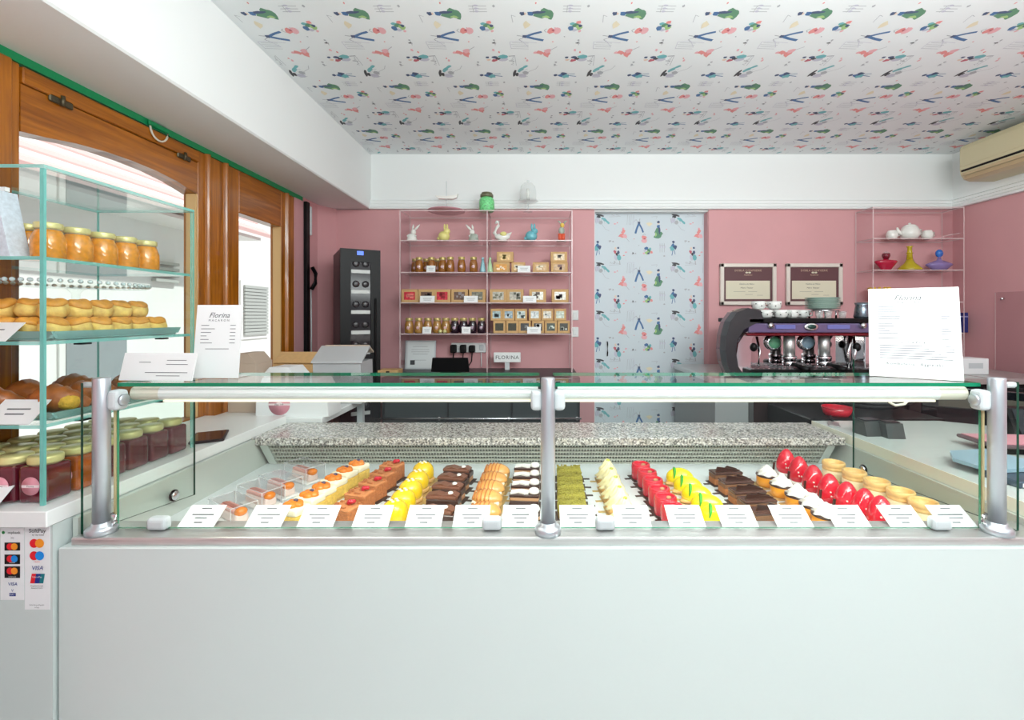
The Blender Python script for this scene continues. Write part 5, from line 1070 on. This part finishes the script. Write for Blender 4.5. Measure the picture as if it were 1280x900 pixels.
lt = thing('blue_tablet_stand', 'pale blue rounded board on the right counter beside the right post', 'tablet', (X(1232, 1.35), 1.34, ZK), .15); B().prism([(-.10, -.05), (-.06, -.085), (.10, -.085), (.10, .085), (-.03, .085), (-.10, .02)], .020, .030, mat('pale_blue_board', (150, 182, 196), .35), 'xy').build('board', lt); B().span((-.04, .09), (-.04, .06), (0, .020), DKG, .004, 1).build('foot', lt)
pk = thing('pink_clipboard', 'pink covered clipboard lying on the right counter behind the blue board', 'clipboard', (X(1262, 1.52), 1.52, ZK), -.1); B().box((0, 0, .030), (.22, .15, .012), mat('dark_rim', (92, 70, 76), .4), .004, 1).build('board', pk); B().box((0, 0, .0375), (.20, .13, .003), mat('pink_cover', (214, 150, 160), .5)).build('cover', pk); B().span((-.06, .06), (-.05, .05), (0, .024), BLACK, .003, 1).build('foot', pk)
dt2 = thing('black_till_terminal', 'black till terminal at the right end of the right counter', 'terminal', (X(1275, 1.78), 1.70, ZK), -.3); B().prism([(-.06, 0), (.06, 0), (.05, .10), (.0, .10)], -.11, .11, BLACK, 'yz').build('body', dt2); B().prism([(-.056, .012), (-.003, .096), (-.005, .098), (-.059, .014)], -.095, .095, mat('dark_screen', (30, 34, 40), .08), 'yz').build('screen', dt2)
bp = thing('dark_note_pad', 'dark blue grey pad on the right counter in front of the blue board', 'pad', (X(1270, 1.26), 1.24, ZK), .1); B().box((0, 0, .009), (.15, .10, .018), mat('slate_cover', (62, 78, 92), .4), .003, 1).build('cover', bp); B().box((.002, -.0505, .009), (.14, .001, .010), PAPER).build('page_edge', bp)
# ================================================================= air conditioner on the right wall
ac = thing('air_conditioner', 'cream wall air conditioner at the top of the right wall', 'air conditioner', (XR, 2.4, CZ+.83)); ACM = mat('ac_cream', (206, 196, 160), .4); ACL = mat('ac_vent_tan', (196, 174, 136), .4)
prof = [(0, .0), (-.15, .0), (-.185, .012), (-.205, .04), (-.21, .07), (-.21, .20), (-.20, .218), (-.17, .222), (0, .222)]
B().prism([(p, q) for p, q in prof], -.55, .43, ACM, 'xz').build('housing', ac)
B().prism([(-.2095, .055), (-.2125, .06), (-.2125, .064), (-.2095, .068)], -.54, .42, BLACK, 'xz').build('air_slot', ac)
for q in ((-.2085, .046, -.202, .030), (-.199, .026, -.184, .0085)): B().prism([(q[0], q[1]), (q[0]-.005, q[1]), (q[2]-.006, q[3]-.001), (q[2], q[3])], -.53, .41, ACL, 'xz').build('louvre', ac)
B().prism([(-.2105, .085), (-.2135, .09), (-.2135, .19), (-.2105, .196)], -.545, .425, ACM, 'xz').build('front_cover', ac)

apn = thing('acrylic_notice_board', 'clear acrylic panel with a pale edge fixed on the right pink wall', 'panel', (XR, 2.4, CZ-.15))
B().pane((-.012, -.008), (-.40, .41), (-.33, .29), ACR, AE).build('sheet', apn)
for y in (-.36, .37):
    for z in (-.29, .25): B().lathe([(.008, 0), (.008, .016)], CHROME, 10, M=Matrix.Translation((0, y, z)) @ Matrix.Rotation(-PI/2, 4, 'Y')).build('standoff', apn)
